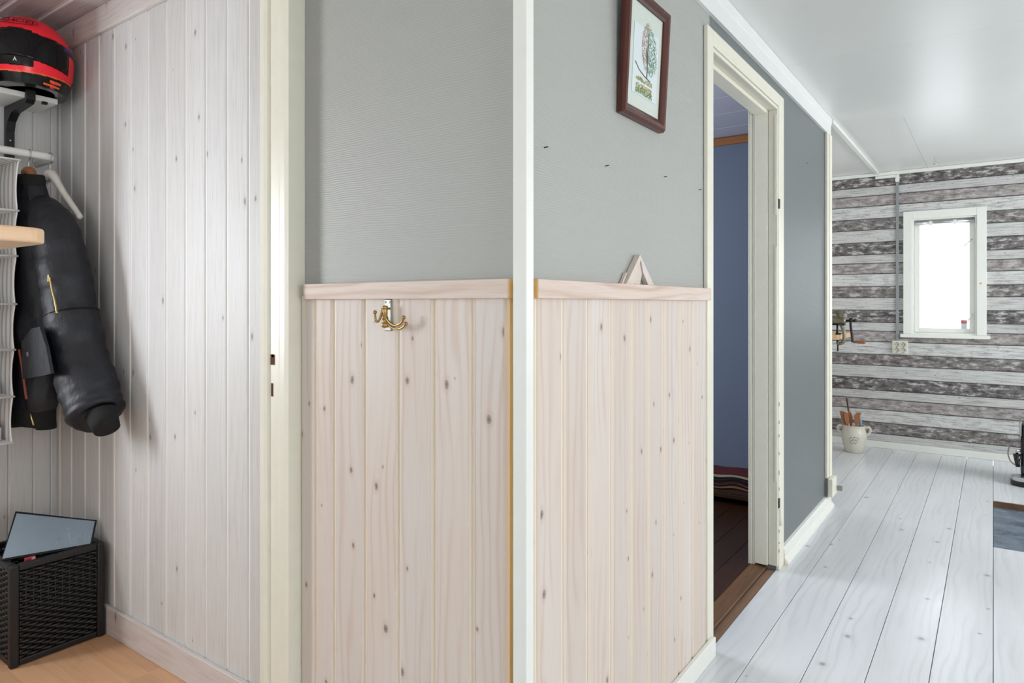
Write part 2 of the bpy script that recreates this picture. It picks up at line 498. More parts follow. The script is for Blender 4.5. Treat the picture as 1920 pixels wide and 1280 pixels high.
# two finishes: ribbed paper before the door, glass fibre after it
wbo = wb.build('wall_side', [M['grey'], M['grey_fibre'], M['blue']])
for p in wbo.data.polygons:
    c = p.center+wbo.location
    if p.normal.x < -0.5:
        p.material_index = 2
    elif c.y > 2.7:
        p.material_index = 1  # strip above the doorway takes the dark grey too, painting its shade
struct(wbo, 'grey wall running down the corridor past the open doorway', 'wall')
fb = lambda u, d, h: (XBP-d, u, h)
edgesB = [1.165]+[onX(p, 562, XBP).y for p in (1010.6, 1059.7, 1105.6, 1148.75, 1184.7, 1217.5, 1247, 1275, 1300)]+[2.2355]
edgesB[0] = 1.150
for a, b in zip(edgesB[:-1], edgesB[1:]):
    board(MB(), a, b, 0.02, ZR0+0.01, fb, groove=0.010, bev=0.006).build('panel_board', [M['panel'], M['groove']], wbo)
rb = MB().bevbox((XB+0.001, 1.174, ZR0), (XBP+0.014, 2.233, ZR1), 0.002)
rb_o = struct(rb.build('trim_2', M['rail']), 'whitewashed pine chair rail carrying the small wooden triangle', 'chair rail')
MB().box((XB+0.002, 1.1728, ZR0+0.001), (XBP+0.013, 1.1739, ZR1-0.001)).build('cut_end', M['raw'], rb_o)

# white corner post
cp = MB()
cp.prism([(-0.757, 1.127), (-0.7705, 1.127), (-0.800, 1.127), (-0.800, YA-0.0005), (-0.7995, 1.1545), (-0.7995, 1.152), (-0.757, 1.152)],
         lambda u, v, h: (u, v, h), 0.0, ZC-0.001)
cp = MB().bevbox((-0.8037, 1.127, 0.0), (-0.770, 1.1548, ZC-0.001), 0.002)
struct(cp.build('trim_3', M['white']), 'white painted vertical corner post between the two panelled walls', 'corner trim')

# baseboards on the corridor wall
bb = MB().bevbox((XBP+0.0005, 1.157, 0), (XBP+0.016, 2.272, 0.066), 0.003)
struct(bb.build('baseboard_near', M['white']), 'white baseboard under the panelling before the doorway', 'baseboard')
bb = MB()
bb.prism([(0, 0), (0.034, 0), (0.034, 0.012), (0.022, 0.026), (0.018, 0.028), (0.018, 0.066), (0.012, 0.076), (0, 0.078)],
         lambda u, v, h: (XB+u, h, v), 3.256, 4.36)
bo = struct(bb.build('baseboard_far', M['white']), 'white stepped baseboard beyond the doorway', 'baseboard')
MB().box((XB+0.001, 3.2545, 0.001), (XB+0.018, 3.2558, 0.05)).build('raw_end', M['raw'], bo)

# end trim of the corridor wall
et = MB()
et.bevbox((XB+0.0005, 4.255, 0.185), (XB+0.016, 4.365, 2.198), 0.003)
et.bevbox((XB+0.016, 4.30, 0.185), (XB+0.021, 4.365, 2.198), 0.002)
struct(et.build('trim_4', M['cream']), 'cream vertical trim closing the far end of the grey corridor wall', 'corner trim')

# crown boards
def crown_y(name, x, y0, y1, label):
    k = MB().prism([(0, 2.2), (0.013, 2.2), (0.013, 2.262), (0.016, 2.265), (0.020, 2.299), (0, 2.299)], lambda u, v, h: (x+u, h, v), y0, y1)
    return struct(k.build(name, M['ceil']), label, 'ceiling trim')
crown_y('trim_5', XB+0.0005, 1.16, 4.37, 'white crown board along the top of the grey corridor wall')
k = MB().bevbox((XB+0.0, 4.372, ZC-0.022), (XB+0.028, YE-0.03, ZC-0.0005), 0.003)
struct(k.build('trim_6', M['white']), 'white ceiling strip carrying on from the corridor wall to the plank-print wall', 'ceiling trim')
k = MB().box((A_L, YA-0.018, 2.25), (-0.8, YA-0.0005, ZC-0.0005))
struct(k.build('trim_7', M['white']), 'white crown board over the grey front wall', 'ceiling trim')

# --- door to the blue room: casing, lining, threshold
d1 = thing('door_1', (XB, (DY0+DY1)/2, 0), 'cream painted door frame without a door, opening to the blue room', 'door frame', kind='structure')
def cas(a, b, nm, m='cream', r=0.003):
    return MB().bevbox(a, b, r).build(nm, M[m], d1)
cas((XB+0.0005, DY0-0.060, 0), (XB+0.0155, DY0-0.002, 2.147), 'casing')
cas((XB+0.0005, DY1+0.002, 0.0), (XB+0.0155, DY1+0.086, 2.147), 'casing')
cas((XB+0.0005, DY0-0.0015, DZ+0.002), (XB+0.0155, DY1+0.0015, 2.147), 'casing')
# lining: rebate part in front, thicker stop part behind
LX0, LX1, LX2 = XB+0.012, XB-0.029, XB-0.0865
cas((LX1, DY1-0.012, 0.02), (LX0, DY1+0.001, DZ), 'lining')
cas((LX2, DY1-0.026, 0.02), (LX1-0.0005, DY1+0.001, DZ), 'lining')
cas((LX1, DY0-0.001, 0.016), (LX0, DY0+0.006, DZ), 'lining')
cas((LX2, DY0-0.001, 0.02), (LX1-0.0005, DY0+0.012, DZ), 'lining')
cas((LX1, DY0+0.0065, DZ-0.014), (LX0, DY1-0.0125, DZ), 'lining')
cas((LX2, DY0+0.0125, DZ-0.030), (LX1-0.0005, DY1-0.0265, DZ), 'lining')
# inner casing on the blue room side, with mouldings
for i in range(3):
    cas((LX2-0.0095*(i+1), DY1-0.024-0.003*(i % 2), 0.0), (LX2-0.0005-0.0095*i, DY1+0.06, DZ+0.06), 'inner_casing')
# moulded bead on the rebate, broken at the hinges
for za, zb in ((0.40, 1.46), (1.60, 2.055)):
    cas((XB-0.002, DY1-0.016, za), (XB+0.009, DY1-0.0122, zb), 'bead', r=0.0012)
for zz in (1.63, 0.28):
    MB().bevbox((XB+0.008, DY1-0.006, zz), (XB+0.0165, DY1+0.016, zz+0.045), 0.002).build('hinge_slot', M['black'], d1)
MB().tube([(XB+0.016, DY1+0.012, 0.20), (XB+0.016, DY1+0.012, 0.275)], 0.008, 10).build('hinge_pin', M['cream'], d1)
th = MB().box((XB-0.035, DY0+0.001, -0.04), (XB-0.0005, DY1-0.001, -0.001))
th.build('floor_strip', wood('dusty_brown_strip', lin(116, 88, 68), lin(82, 58, 42), lin(60, 40, 30), 'y', 0.0, 0.3, 0.5, 0.6, white=lin(130, 102, 82)), d1)
th = MB().prism([(XB-0.0375, -0.04), (XB-0.0375, 0.006), (XB-0.040, 0.010), (XB-0.102, 0.014), (XB-0.1055, 0.012), (XB-0.1055, -0.04)], lambda u, v, h: (u, h, v), DY0+0.001, DY1-0.001)
th.build('threshold', M['brown_sill'], d1)

crnd = random.Random(11)
for zc in [0.30, 0.36, 0.43, 0.52, 0.60, 0.66, 0.12, 0.17, 0.08, 0.74]:
    h_ = crnd.uniform(0.008, 0.030)
    MB().box((XB+0.0145, DY1+0.0012, zc), (XB+0.0158, DY1+0.0032, zc+h_*0.7)).build('paint_chip', M['crack'], d1)
# --- entry doorway jamb at the left of the front wall
d2 = thing('door_2', (-1.58, YA, 0), 'cream door jamb with two mortise slots, beside the white panelled entry', 'door frame', kind='structure')
prof = [(-1.5135, 1.1545), (-1.5135, 1.1025), (-1.528, 1.100), (-1.533, 1.104), (-1.552, 1.104), (-1.560, 1.105), (-1.564, 1.110), (-1.606, 1.110),
        (-1.609, 1.104), (-1.622, 1.101), (-1.632, 1.106), (-1.650, 1.110), (-1.662, 1.117), (-1.662, 1.1545)]
MB().prism(prof, lambda u, v, h: (u, v, h), 0.0, 2.09).build('jamb', M['cream'], d2)
def slot(pxa, pxb, pya, pyb):
    a, b = onY(pxa, pya, 1.1095), onY(pxb, pyb, 1.1095)
    return MB().box((a.x, 1.1088, b.z), (b.x, 1.1105, a.z))
slot(507.5, 515, 664, 684).build('mortise', M['hole'], d2)
slot(508.5, 512, 718, 743).build('mortise', M['hole'], d2)
slot(509.5, 513.5, 664, 670).build('mortise', M['crack'], d2)
head = MB().box((-1.662, 0.43, 2.09), (-1.5135, 1.1545, 2.12))
head.build('head_jamb', M['cream'], d2)
MB().box((-1.662, 0.40, 0.0), (-1.5135, 0.43, 2.12)).build('jamb', M['cream'], d2)

pw = MB()
pw.box((-1.652, YBK, 0), (-1.524, 0.399, ZC))
pw.box((-1.652, 0.399, 2.121), (-1.524, YA-0.019, ZC))
struct(pw.build('wall_partition', M['plaster']), 'plain partition wall left of the camera carrying the pine shelf', 'wall')

# --- entry: panelled front wall (C), end wall (D)
wc = MB().box((XD-0.12, YC+0.0145, 0), (-1.514, YC+0.12, ZC)).build('wall_entry', M['plaster'])
struct(wc, 'white glazed tongue and groove wall beside the hanging jacket', 'wall')
edgesC = [XD+0.001]+[onY(p, 600, YC).x for p in (113, 135, 160.5, 187, 215.5, 245.5, 278, 312, 348, 386, 426, 467)]+[-1.6625]
fc = lambda u, d, h: (u, YC+d, h)
for a, b in zip(edgesC[:-1], edgesC[1:]):
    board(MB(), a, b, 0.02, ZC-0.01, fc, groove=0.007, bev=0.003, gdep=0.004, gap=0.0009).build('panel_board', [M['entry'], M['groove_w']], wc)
k = MB().bevbox((XD+0.001, YC-0.016, 0), (-1.664, YC-0.0005, 0.100), 0.003)
struct(k.build('baseboard_entry', M['entry_x']), 'white glazed baseboard along the panelled entry wall', 'baseboard')
k = MB().bevbox((XD+0.001, YC-0.016, 2.205), (-1.654, YC-0.0005, ZC-0.001), 0.003)
struct(k.build('trim_8', M['entry_x']), 'white glazed crown board over the panelled entry wall', 'ceiling trim')
wd = MB()
wall_holes(wd, None, 'x', XD-0.0145, XD-0.14, -1.4, YC+0.0145, 0, ZC, [(-0.5, 0.4, 0.0, 2.05)])
wdo = wd.build('wall_left', M['plaster'])
struct(wdo, 'white glazed panel wall behind the hat shelf and coat rail', 'wall')
fd = lambda u, d, h: (XD-d, u, h)
ys = [0.42, 0.50, 0.585, 0.665, 0.745, 0.825, 0.905, 0.985]+[onX(p, 240, XD).y for p in (62, 95)]+[YC+0.014]
for a, b in zip(ys[:-1], ys[1:]):
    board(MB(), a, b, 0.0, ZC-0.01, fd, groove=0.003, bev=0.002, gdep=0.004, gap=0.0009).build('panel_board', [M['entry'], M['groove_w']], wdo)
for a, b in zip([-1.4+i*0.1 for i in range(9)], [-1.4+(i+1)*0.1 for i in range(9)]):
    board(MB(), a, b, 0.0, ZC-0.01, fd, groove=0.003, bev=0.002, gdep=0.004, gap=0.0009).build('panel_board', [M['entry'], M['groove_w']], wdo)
k = MB().bevbox((XD+0.0005, 0.42, 2.215), (XD+0.016, YC-0.017, ZC-0.001), 0.003)
struct(k.build('trim_9', M['entry_y']), 'white glazed crown board above the motorcycle helmet', 'ceiling trim')
# entrance door frame off to the left
k = MB()
for y in (-0.5, 0.36):
    k.box((XD-0.13, y, 0), (XD+0.005, y+0.04, 2.05))
k.box((XD-0.13, -0.46, 2.01), (XD+0.005, 0.36, 2.05)).box((XD-0.10, -0.46, 0), (XD-0.06, 0.36, 0.8))
struct(k.build('door_3', M['white']), 'white entrance door frame with open upper light, left of the coat rail', 'door')
k = MB().box((XD, -1.45, 0), (-1.652, -1.4, ZC))
struct(k.build('wall_entry_back', M['plaster']), 'plain back wall of the entry behind the camera side', 'wall')

# entry ceiling boards
ce = MB().box((XD-0.1, -1.45, ZC+0.016), (-1.5, YC+0.1, ZC+0.06)).build('ceiling_entry', M['plaster'])
struct(ce, 'greyed pine board ceiling over the entry', 'ceiling')
yy = YC+0.014
i = 0
while yy > -1.4:
    w = 0.118
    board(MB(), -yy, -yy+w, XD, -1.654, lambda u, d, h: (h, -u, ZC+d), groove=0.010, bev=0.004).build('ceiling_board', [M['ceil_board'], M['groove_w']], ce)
    yy -= w
# entry floor: laminate strips laid along the entry
fe = MB().box((XD, -1.4, -0.06), (-1.49, YC+0.01, -0.009)).build('floor_entry', M['under'])
struct(fe, 'beech laminate floor under the black wicker basket', 'floor')
j = 0
yy = YC+0.01
while yy > -1.4:
    x = XD+random.uniform(-0.3, 0)
    while x < -1.49:
        L = random.choice((0.26, 0.36, 0.44))
        a, b = max(x, XD), min(x+L, -1.49)
        if b-a > 0.02:
            MB().box((a+0.0003, yy-0.0648, -0.009), (b-0.0003, yy, 0.0)).build('laminate_strip', M['laminate'], fe)
        x += L
    yy -= 0.065

# --- main ceiling
cm = MB().box((-3.3, YBK-0.12, ZC+0.012), (XR+0.12, YE+0.12, ZC+0.06)).build('ceiling', M['under'])
struct(cm, 'smooth white panel ceiling over the corridor and far room', 'ceiling')
rows = [(YBK, 0.72, [-1.5, 0.1, XR]), (0.72, 3.28, [-1.5, 1.0, XR]), (3.28, 4.56, [-0.93, 0.9, XR]), (4.56, YE, [-3.2, -0.43, 0.75, XR])]
for y0, y1, xs in rows:
    for a, b in zip(xs[:-1], xs[1:]):
        if y0 == 0.72 and a == -1.5:
            MB().box((a+0.0006, y0+0.0006, ZC), (b-0.0006, YA-0.0, ZC+0.012)).build('ceiling_panel', M['ceil'], cm)
            MB().box((XB-0.06, YA, ZC), (b-0.0006, y1-0.0006, ZC+0.012)).build('ceiling_panel', M['ceil'], cm)
        else:
            MB().box((a+0.0006, y0+0.0006, ZC), (b-0.0006, y1-0.0006, ZC+0.012)).build('ceiling_panel', M['ceil'], cm)

# --- white floorboards
BW = 0.1665
RX0, RX1, RY0, RY1 = 0.0, 0.6, 4.09, 5.06
fm = MB().box((-3.3, YBK, -0.10), (XR, YE, -0.045)).build('floor', M['under'])
struct(fm, 'white oiled wide plank floor running down the corridor', 'floor')
def fboard(x0, x1, y0, y1):
    g = 0.0011
    p = [(x0+g, -0.044), (x0+g, -0.0012), (x0+g+0.0012, 0), (x1-g-0.0012, 0), (x1-g, -0.0012), (x1-g, -0.044)]
    MB().prism(p, lambda u, v, h: (u, h, v), y0, y1).build('floorboard', M['floor'], fm)
i = -20
while i*BW < XR:
    x0, x1 = i*BW, min((i+1)*BW, XR)
    if x1 <= -1.49:
        if x1 > -3.2: fboard(max(x0, -3.2), x1, B_END, YE)
    elif x1 <= XB+0.001:
        fboard(max(x0, -1.49), x1, YBK, YA); fboard(x0, x1, B_END, YE)
    elif x0 < XB:
        fboard(XB, x1, YBK, B_END); fboard(x0, x1, B_END+0.001, YE)
    elif x0 >= RX0-0.001 and x1 <= RX1+0.08:
        fboard(x0, x1, YBK, RY0); fboard(x0, x1, RY1, YE)
    else:
        fboard(x0, x1, YBK, YE)
    i += 1

# --- far wall (E) with two windows
W1a, W1b = onY(1694, 500, YE).x, onY(1850, 500, YE).x          # casing outer edges
cwid = 0.062
ww = W1b-W1a
WZ0, WZ1 = 0.957, 1.955
W2a = 0.222
holes = [(W1a+cwid, W1b-cwid, WZ0, WZ1-cwid), (W2a+cwid, W2a+ww-cwid, WZ0, WZ1-cwid)]
we = wall_holes(MB(), None, 'y', YE, YE+0.16, -3.3, XR, 0, ZC, holes).build('wall_far', M['planks'], origin=(0, YE, 0))
struct(we, 'far wall papered with a weathered grey plank print', 'wall')
k = MB().bevbox((-3.2, YE-0.016, ZC-0.030), (XR, YE-0.0005, ZC-0.0008), 0.004)
struct(k.build('trim_10', M['white']), 'thin white ceiling trim over the plank-print wall', 'ceiling trim')
k = MB().bevbox((-3.2, YE-0.014, 0), (XR, YE-0.0005, 0.055), 0.004)
struct(k.build('baseboard_back', M['white']), 'white baseboard under the plank-print wall', 'baseboard')

def glass_mat():
    k = NT('clear_window_glass')
    k.b.inputs['Transmission Weight'].default_value = 1.0
    k.b.inputs['IOR'].default_value = 1.0
    k.b.inputs['Specular IOR Level'].default_value = 0.2
    return k.done((0.98, 0.99, 0.99), 0.0)
M['glass'] = glass_mat()
def window(nm, xa, label, full):
    w = thing(nm, (xa+ww/2, YE, WZ0), label, 'window', kind='structure')
    xb = xa+ww
    bx = lambda a, b, n_, m='white', r=0.002: MB().bevbox(a, b, r).build(n_, M[m], w)
    bx((xa, YE-0.020, WZ0), (xa+cwid, YE-0.0005, WZ1), 'casing')
    bx((xb-cwid, YE-0.020, WZ0), (xb, YE-0.0005, WZ1), 'casing')
    bx((xa+cwid+0.0005, YE-0.020, WZ1-cwid), (xb-cwid-0.0005, YE-0.0005, WZ1), 'casing')
    bx((xa-0.02, YE-0.040, WZ0-0.028), (xb+0.022, YE-0.0005, WZ0-0.0005), 'sill')
    ia, ib, z0, z1 = xa+cwid, xb-cwid, WZ0, WZ1-cwid
    # lining of the recess
    fr = MB().box((ia, YE+0.0005, z0), (ia+0.012, YE+0.155, z1)).box((ib-0.012, YE+0.0005, z0), (ib, YE+0.155, z1))
    fr.box((ia+0.012, YE+0.0005, z1-0.012), (ib-0.012, YE+0.155, z1)).box((ia+0.012, YE+0.0005, z0), (ib-0.012, YE+0.155, z0+0.012))
    fr.build('lining', M['white'], w)
    # sash
    sa, sb, sz0, sz1, sw = ia+0.013, ib-0.013, z0+0.013, z1-0.013, 0.036
    s = MB()
    for a, b in (((sa, sz0), (sa+sw, sz1)), ((sb-sw, sz0), (sb, sz1)), ((sa+sw, sz0), (sb-sw, sz0+sw)), ((sa+sw, sz1-sw), (sb-sw, sz1))):
        s.bevbox((a[0], YE+0.045, a[1]), (b[0], YE+0.09, b[1]), 0.003)
    so = s.build('sash', M['white'], w)
    MB().box((sa+sw-0.004, YE+0.070, sz0+sw-0.004), (sb-sw+0.004, YE+0.074, sz1-sw+0.004)).build('pane', M['glass'], so)
    # rolled blind on brackets under the head
    b = MB().lathe([(0.0001, 0), (0.014, 0), (0.014, sb-sa), (0.0001, sb-sa)], (sa, YE+0.022, z1-0.035), 16, axis='x')
    bo = b.build('blind_roller', M['steel'], w)
    for q in (0.28, 0.68):
        xq = sa+(sb-sa)*q
        MB().bevbox((xq-0.012, YE+0.004, z1-0.058), (xq+0.012, YE+0.007, z1-0.024), 0.001).build('blind_clip', M['white'], bo)
    # stay and catches on the right stile
    if full:
        p = onY(1823, 448, YE+0.04)
        MB().tube([p, p+Vector((-0.02, -0.012, -0.018)), p+Vector((-0.055, -0.02, -0.058))], 0.0035, 6).build('window_catch', M['steel'], w)
        p = onY(1823, 590, YE+0.04)
        MB().tube([p+Vector((0, 0, 0.012)), p, p+Vector((-0.03, -0.01, -0.05))], 0.003, 6).build('window_catch', M['steel'], w)
        # small orange knob mark on the casing
        p = onY(1839, 531, YE-0.021)
        MB().sphere(p, (0.008, 0.004, 0.007), 10, 6).build('orange_pin', plain('orange_plastic', lin(236, 176, 40), 0.5), w)
    return w
window('window_1', W1a, 'narrow white window with rolled blind on the plank-print wall, fully in view', True)
window('window_2', W2a, 'second white window cut by the right edge of the picture', False)

# --- walls not in view, with the windows the daylight comes through
k = wall_holes(MB(), None, 'x', XR, XR+0.12, YBK, YE, 0, ZC, [(-0.3, 1.5, 0.7, 2.0), (3.8, 5.6, 0.8, 2.0)])
struct(k.build('wall_right', M['plaster']), 'plain white wall to the right of the camera with two wide openings', 'wall')
k = wall_holes(MB(), None, 'y', YBK, YBK-0.12, -1.66, XR, 0, ZC, [(-0.5, 1.5, 0.7, 2.0)])
struct(k.build('wall_back', M['plaster']), 'plain white wall behind the camera with a wide window opening', 'wall')

# --- blue room
BY = 4.22
k = MB().box((-3.25, BY, 0), (XB-0.1105, B_END, ZC)).build('wall_blue', [M['blue'], M['plaster']])
for p in k.data.polygons:
    if p.normal.y > 0.5: p.material_index = 1
struct(k, 'blue painted wall seen through the doorway', 'wall')
k = wall_holes(MB(), None, 'x', -3.25, -3.37, YC+0.13, YE, 0, ZC, [(2.2, 3.0, 1.0, 2.0), (4.85, 5.75, 1.0, 2.0)])
struct(k.build('wall_west', M['blue']), 'outer wall of the blue room with a window opening', 'wall')
k = MB().box((-3.25, YC+0.125, 0), (XB-0.1105, YC+0.15, ZC))
struct(k.build('wall_blue_near', M['blue']), 'near blue wall hidden behind the panelled front wall', 'wall')
k = MB().bevbox((-3.24, BY-0.016, 2.197), (XB-0.112, BY-0.0005, 2.242), 0.002)
struct(k.build('trim_11', M['orange_trim']), 'varnished pine trim at the top of the blue wall', 'ceiling trim')
cb = MB().box((-3.25, YC+0.15, 2.262), (XB-0.111, BY, 2.299)).build('ceiling_blue_room', M['plaster'])
struct(cb, 'white tiled ceiling seen through the top of the doorway', 'ceiling')
yy = YC+0.15
while yy < BY-0.02:
    x = -3.25
    y1 = min(yy+0.30, BY-0.0005)
    while x < XB-0.12:
        x1 = min(x+0.60, XB-0.112)
        MB().bevbox((x+0.0015, yy+0.0015, 2.250), (x1-0.0015, y1-0.0015, 2.262), 0.003).build('ceiling_tile', M['blueceil'], cb)
        x += 0.60
    yy += 0.30
fbr = MB().box((-3.25, YC+0.15, -0.044), (XB-0.1065, BY, -0.02)).build('floor_blue_room', M['under'])
struct(fbr, 'dark brown plank floor behind the doorway', 'floor')
x = -3.25
while x < XB-0.11:
    x1 = min(x+0.125, XB-0.1067)
    MB().bevbox((x+0.0008, YC+0.15, -0.02), (x1-0.0008, BY-0.0005, 0.012), 0.0015).build('floorboard', M['brown_floor'], fbr)
    x += 0.125

# ================================================================== OBJECTS
def text_geo(txt, size):
    """flat lettering as (verts2d, faces), centred on the origin"""
    cu = bpy.data.curves.new('lettering', 'FONT')
    cu.body = txt; cu.size = size; cu.align_x = 'CENTER'; cu.align_y = 'CENTER'
    ob = bpy.data.objects.new('lettering', cu)
    COL.objects.link(ob)
    bpy.context.view_layer.update()
    me = bpy.data.meshes.new_from_object(ob.evaluated_get(bpy.context.evaluated_depsgraph_get()))
    vs = [(v.co.x, v.co.y) for v in me.vertices]
    fs = [list(p.vertices) for p in me.polygons]
    bpy.data.objects.remove(ob); bpy.data.curves.remove(cu); bpy.data.meshes.remove(me)
    return vs, fs
def curve_pts(pts, n=6):
    """Catmull-Rom through 3D points"""
    P = [Vector(p) for p in pts]
    out = []
    for i in range(len(P)-1):
        p0, p1, p2, p3 = P[max(i-1, 0)], P[i], P[i+1], P[min(i+2, len(P)-1)]
        for k in range(n):
            t = k/n
            out.append(0.5*((2*p1)+(p2-p0)*t+(2*p0-5*p1+4*p2-p3)*t*t+(3*p1-p0-3*p2+p3)*t**3))
    out.append(P[-1])
    return out

# ---------------------------------------------------------------- brass swivel hook
hc = onY(729, 590, YAP)
hk = thing('coat_hook', (hc.x, YAP, 1.135), 'old brass swivel hook with three arms on the whitewashed panelling', 'hook')
yp = YAP
MB().bevbox((hc.x-0.011, yp-0.004, 1.136), (hc.x+0.011, yp-0.0002, 1.2115), 0.0015).build('back_plate', M['zinc'], hk)
for dx in (-0.0075, 0.0075):
    MB().sphere((hc.x+dx, yp-0.0045, 1.2045), (0.0024, 0.0014, 0.0024), 10, 6).build('screw', M['steel'], hk)
ax, ay = hc.x+0.005, yp-0.017
k = MB().lathe([(0.0001, 0.062), (0.006, 0.061), (0.0075, 0.057), (0.0055, 0.054), (0.006, 0.05), (0.006, 0.036), (0.0078, 0.034), (0.0078, 0.031), (0.006, 0.029),
                (0.006, 0.022), (0.0085, 0.019), (0.0095, 0.014), (0.007, 0.010), (0.0001, 0.008)], (ax, ay, 1.135), 18)
k.box((ax-0.004, ay, 1.187), (ax+0.004, yp-0.003, 1.192)).box((ax-0.004, ay, 1.145), (ax+0.004, yp-0.003, 1.149))
k.build('spindle', M['brass'], hk)
def arm_px(pts, y0, y1):
    n_ = len(pts)-1
    P = [onY(a, b, ay-(y0+(y1-y0)*i/n_)) for i, (a, b) in enumerate(pts)]
    k = MB().tube(curve_pts(P, 6), 0.0027, 8)
    k.sphere(P[-1], 0.0048, 12, 8)
    k.build('arm', M['brass'], hk)
arm_px([(717, 577), (715, 589), (711, 600), (707, 603), (704, 597), (703, 585)], 0.0, 0.012)
arm_px([(719, 588), (727, 600), (737, 609), (746, 609), (753, 604), (757, 595)], 0.0, 0.006)
arm_px([(720, 598), (730, 610), (740, 616), (750, 616), (757, 612), (761, 607)], 0.0, 0.004)

# ---------------------------------------------------------------- framed print
PY0, PY1, PZ0, PZ1 = 1.585, 1.858, 1.700, 2.040
M['mahogany'] = wood('dark_mahogany', lin(74, 34, 26), lin(42, 20, 17), lin(40, 20, 16), 'z', 0.0, 0.5, 0.5, 0.3, white=lin(96, 46, 34))
M['paper'] = plain('off_white_mount', lin(200, 208, 200), 0.5, var=0.02)
M['paper2'] = plain('pale_wash_paper', lin(208, 218, 220), 0.5, var=0.03)
fr = thing('picture_frame', (XB+0.012, (PY0+PY1)/2, PZ0), 'dark mahogany frame with a small watercolour of one tree, on the grey wall', 'picture')
TILT = 0.018/(PZ1-PZ0)
def fpt(y, z, d):           # d = out from the wall; top leans out a little
    return (XB+0.002+d+(z-PZ0)*TILT, y, z)
bwid, prof_ = 0.030, [(0, 0.0), (0, 0.014), (0.006, 0.022), (0.016, 0.022), (0.024, 0.016), (0.030, 0.013), (0.030, 0.0)]
def fbar(c0, c1, inner0, inner1, nm='frame_bar'):
    k = MB()
    ring = []
    for (cy, cz), (iy, iz) in ((c0, inner0), (c1, inner1)):
        ring.append([fpt(cy+(iy-cy)*(w/bwid), cz+(iz-cz)*(w/bwid), d) for w, d in prof_])
    n = len(prof_)
    k.add(ring[0]+ring[1], [(i, (i+1) % n, n+(i+1) % n, n+i) for i in range(n)])
    k.add(ring[0]+ring[1], [list(range(n))[::-1], list(range(n, 2*n))])
    return k.build(nm, M['mahogany'], fr)
o_ = [(PY0, PZ0), (PY1, PZ0), (PY1, PZ1), (PY0, PZ1)]
i_ = [(PY0+bwid, PZ0+bwid), (PY1-bwid, PZ0+bwid), (PY1-bwid, PZ1-bwid), (PY0+bwid, PZ1-bwid)]
for q in range(4):
    fbar(o_[q], o_[(q+1) % 4], i_[q], i_[(q+1) % 4])
def fquad(y0, y1, z0, z1, d, nm, m, par):
    vs = [fpt(y0, z0, d), fpt(y1, z0, d), fpt(y1, z1, d), fpt(y0, z1, d), fpt(y0, z0, d-0.001), fpt(y1, z0, d-0.001), fpt(y1, z1, d-0.001), fpt(y0, z1, d-0.001)]
    return MB().add(vs, [(0, 1, 2, 3), (7, 6, 5, 4), (0, 4, 5, 1), (1, 5, 6, 2), (2, 6, 7, 3), (3, 7, 4, 0)]).build(nm, m, par)
mt = fquad(PY0+0.028, PY1-0.028, PZ0+0.028, PZ1-0.028, 0.008, 'mount', M['paper'], fr)
pc = fquad(PY0+0.062, PY1-0.052, PZ0+0.070, PZ1-0.085, 0.0092, 'print', M['paper2'], fr)
py, pz = (PY0+PY1)/2+0.008, PZ0+0.125
rnd = random.Random(3)
def dabs(nm, m, fn, n):
    k = MB()
    for _ in range(n):
        y, z = fn()
        r = rnd.uniform(0.0012, 0.0026)
        k.add([fpt(y+r*math.cos(a*PI/3+r*900), z+r*1.2*math.sin(a*PI/3+r*900), 0.0098) for a in range(6)], [list(range(6))])
    return k.build(nm, m, pc, fix=False)
def crown(side):
    def f():
        while True:
            a, b = rnd.uniform(-1, 1), rnd.uniform(-1, 1)
            if a*a+b*b < 1 and (a < 0.05 if side < 0 else a > -0.05):
                return py+0.006+a*(0.040 if side < 0 else 0.062), pz+0.082+b*0.068-(0.02*a if side > 0 else 0)
    return f
dabs('blossom_side', plain('pink_brown_wash', lin(186, 160, 146), 0.6), crown(-1), 240)['kind'] = 'stuff'
dabs('leaf_side', plain('green_wash', lin(132, 166, 146), 0.6), crown(1), 340)['kind'] = 'stuff'
tr = MB()
def stroke(k, pts, w, d=0.0101):
    for (a, b), (c, e) in zip(pts[:-1], pts[1:]):
        L = math.hypot(c-a, e-b); nx, nz = -(e-b)/L*w/2, (c-a)/L*w/2
        k.add([fpt(a+nx, b+nz, d), fpt(c+nx, e+nz, d), fpt(c-nx, e-nz, d), fpt(a-nx, b-nz, d)], [(0, 1, 2, 3)])
stroke(tr, [(py+0.006, pz), (py+0.007, pz+0.03), (py+0.001, pz+0.055), (py-0.003, pz+0.075)], 0.0045)
stroke(tr, [(py+0.007, pz+0.03), (py+0.005, pz+0.07), (py+0.008, pz+0.125)], 0.003)
stroke(tr, [(py-0.07, pz+0.028), (py-0.045, pz+0.012), (py-0.01, pz+0.002), (py+0.03, pz-0.004)], 0.003)
tr.build('tree_trunk', plain('umber_ink', lin(88, 72, 70), 0.6), pc, fix=False)
dabs('meadow', plain('meadow_wash', lin(178, 178, 120), 0.6), lambda: (py+rnd.uniform(-0.06, 0.045), pz+rnd.choice((-0.012, -0.03, -0.038))+rnd.uniform(-0.005, 0.005)), 320)['kind'] = 'stuff'
dabs('hedge', plain('hedge_wash', lin(140, 168, 110), 0.6), lambda: (py+rnd.uniform(-0.06, 0.045), pz-0.044+rnd.uniform(-0.006, 0.006)), 120)['kind'] = 'stuff'

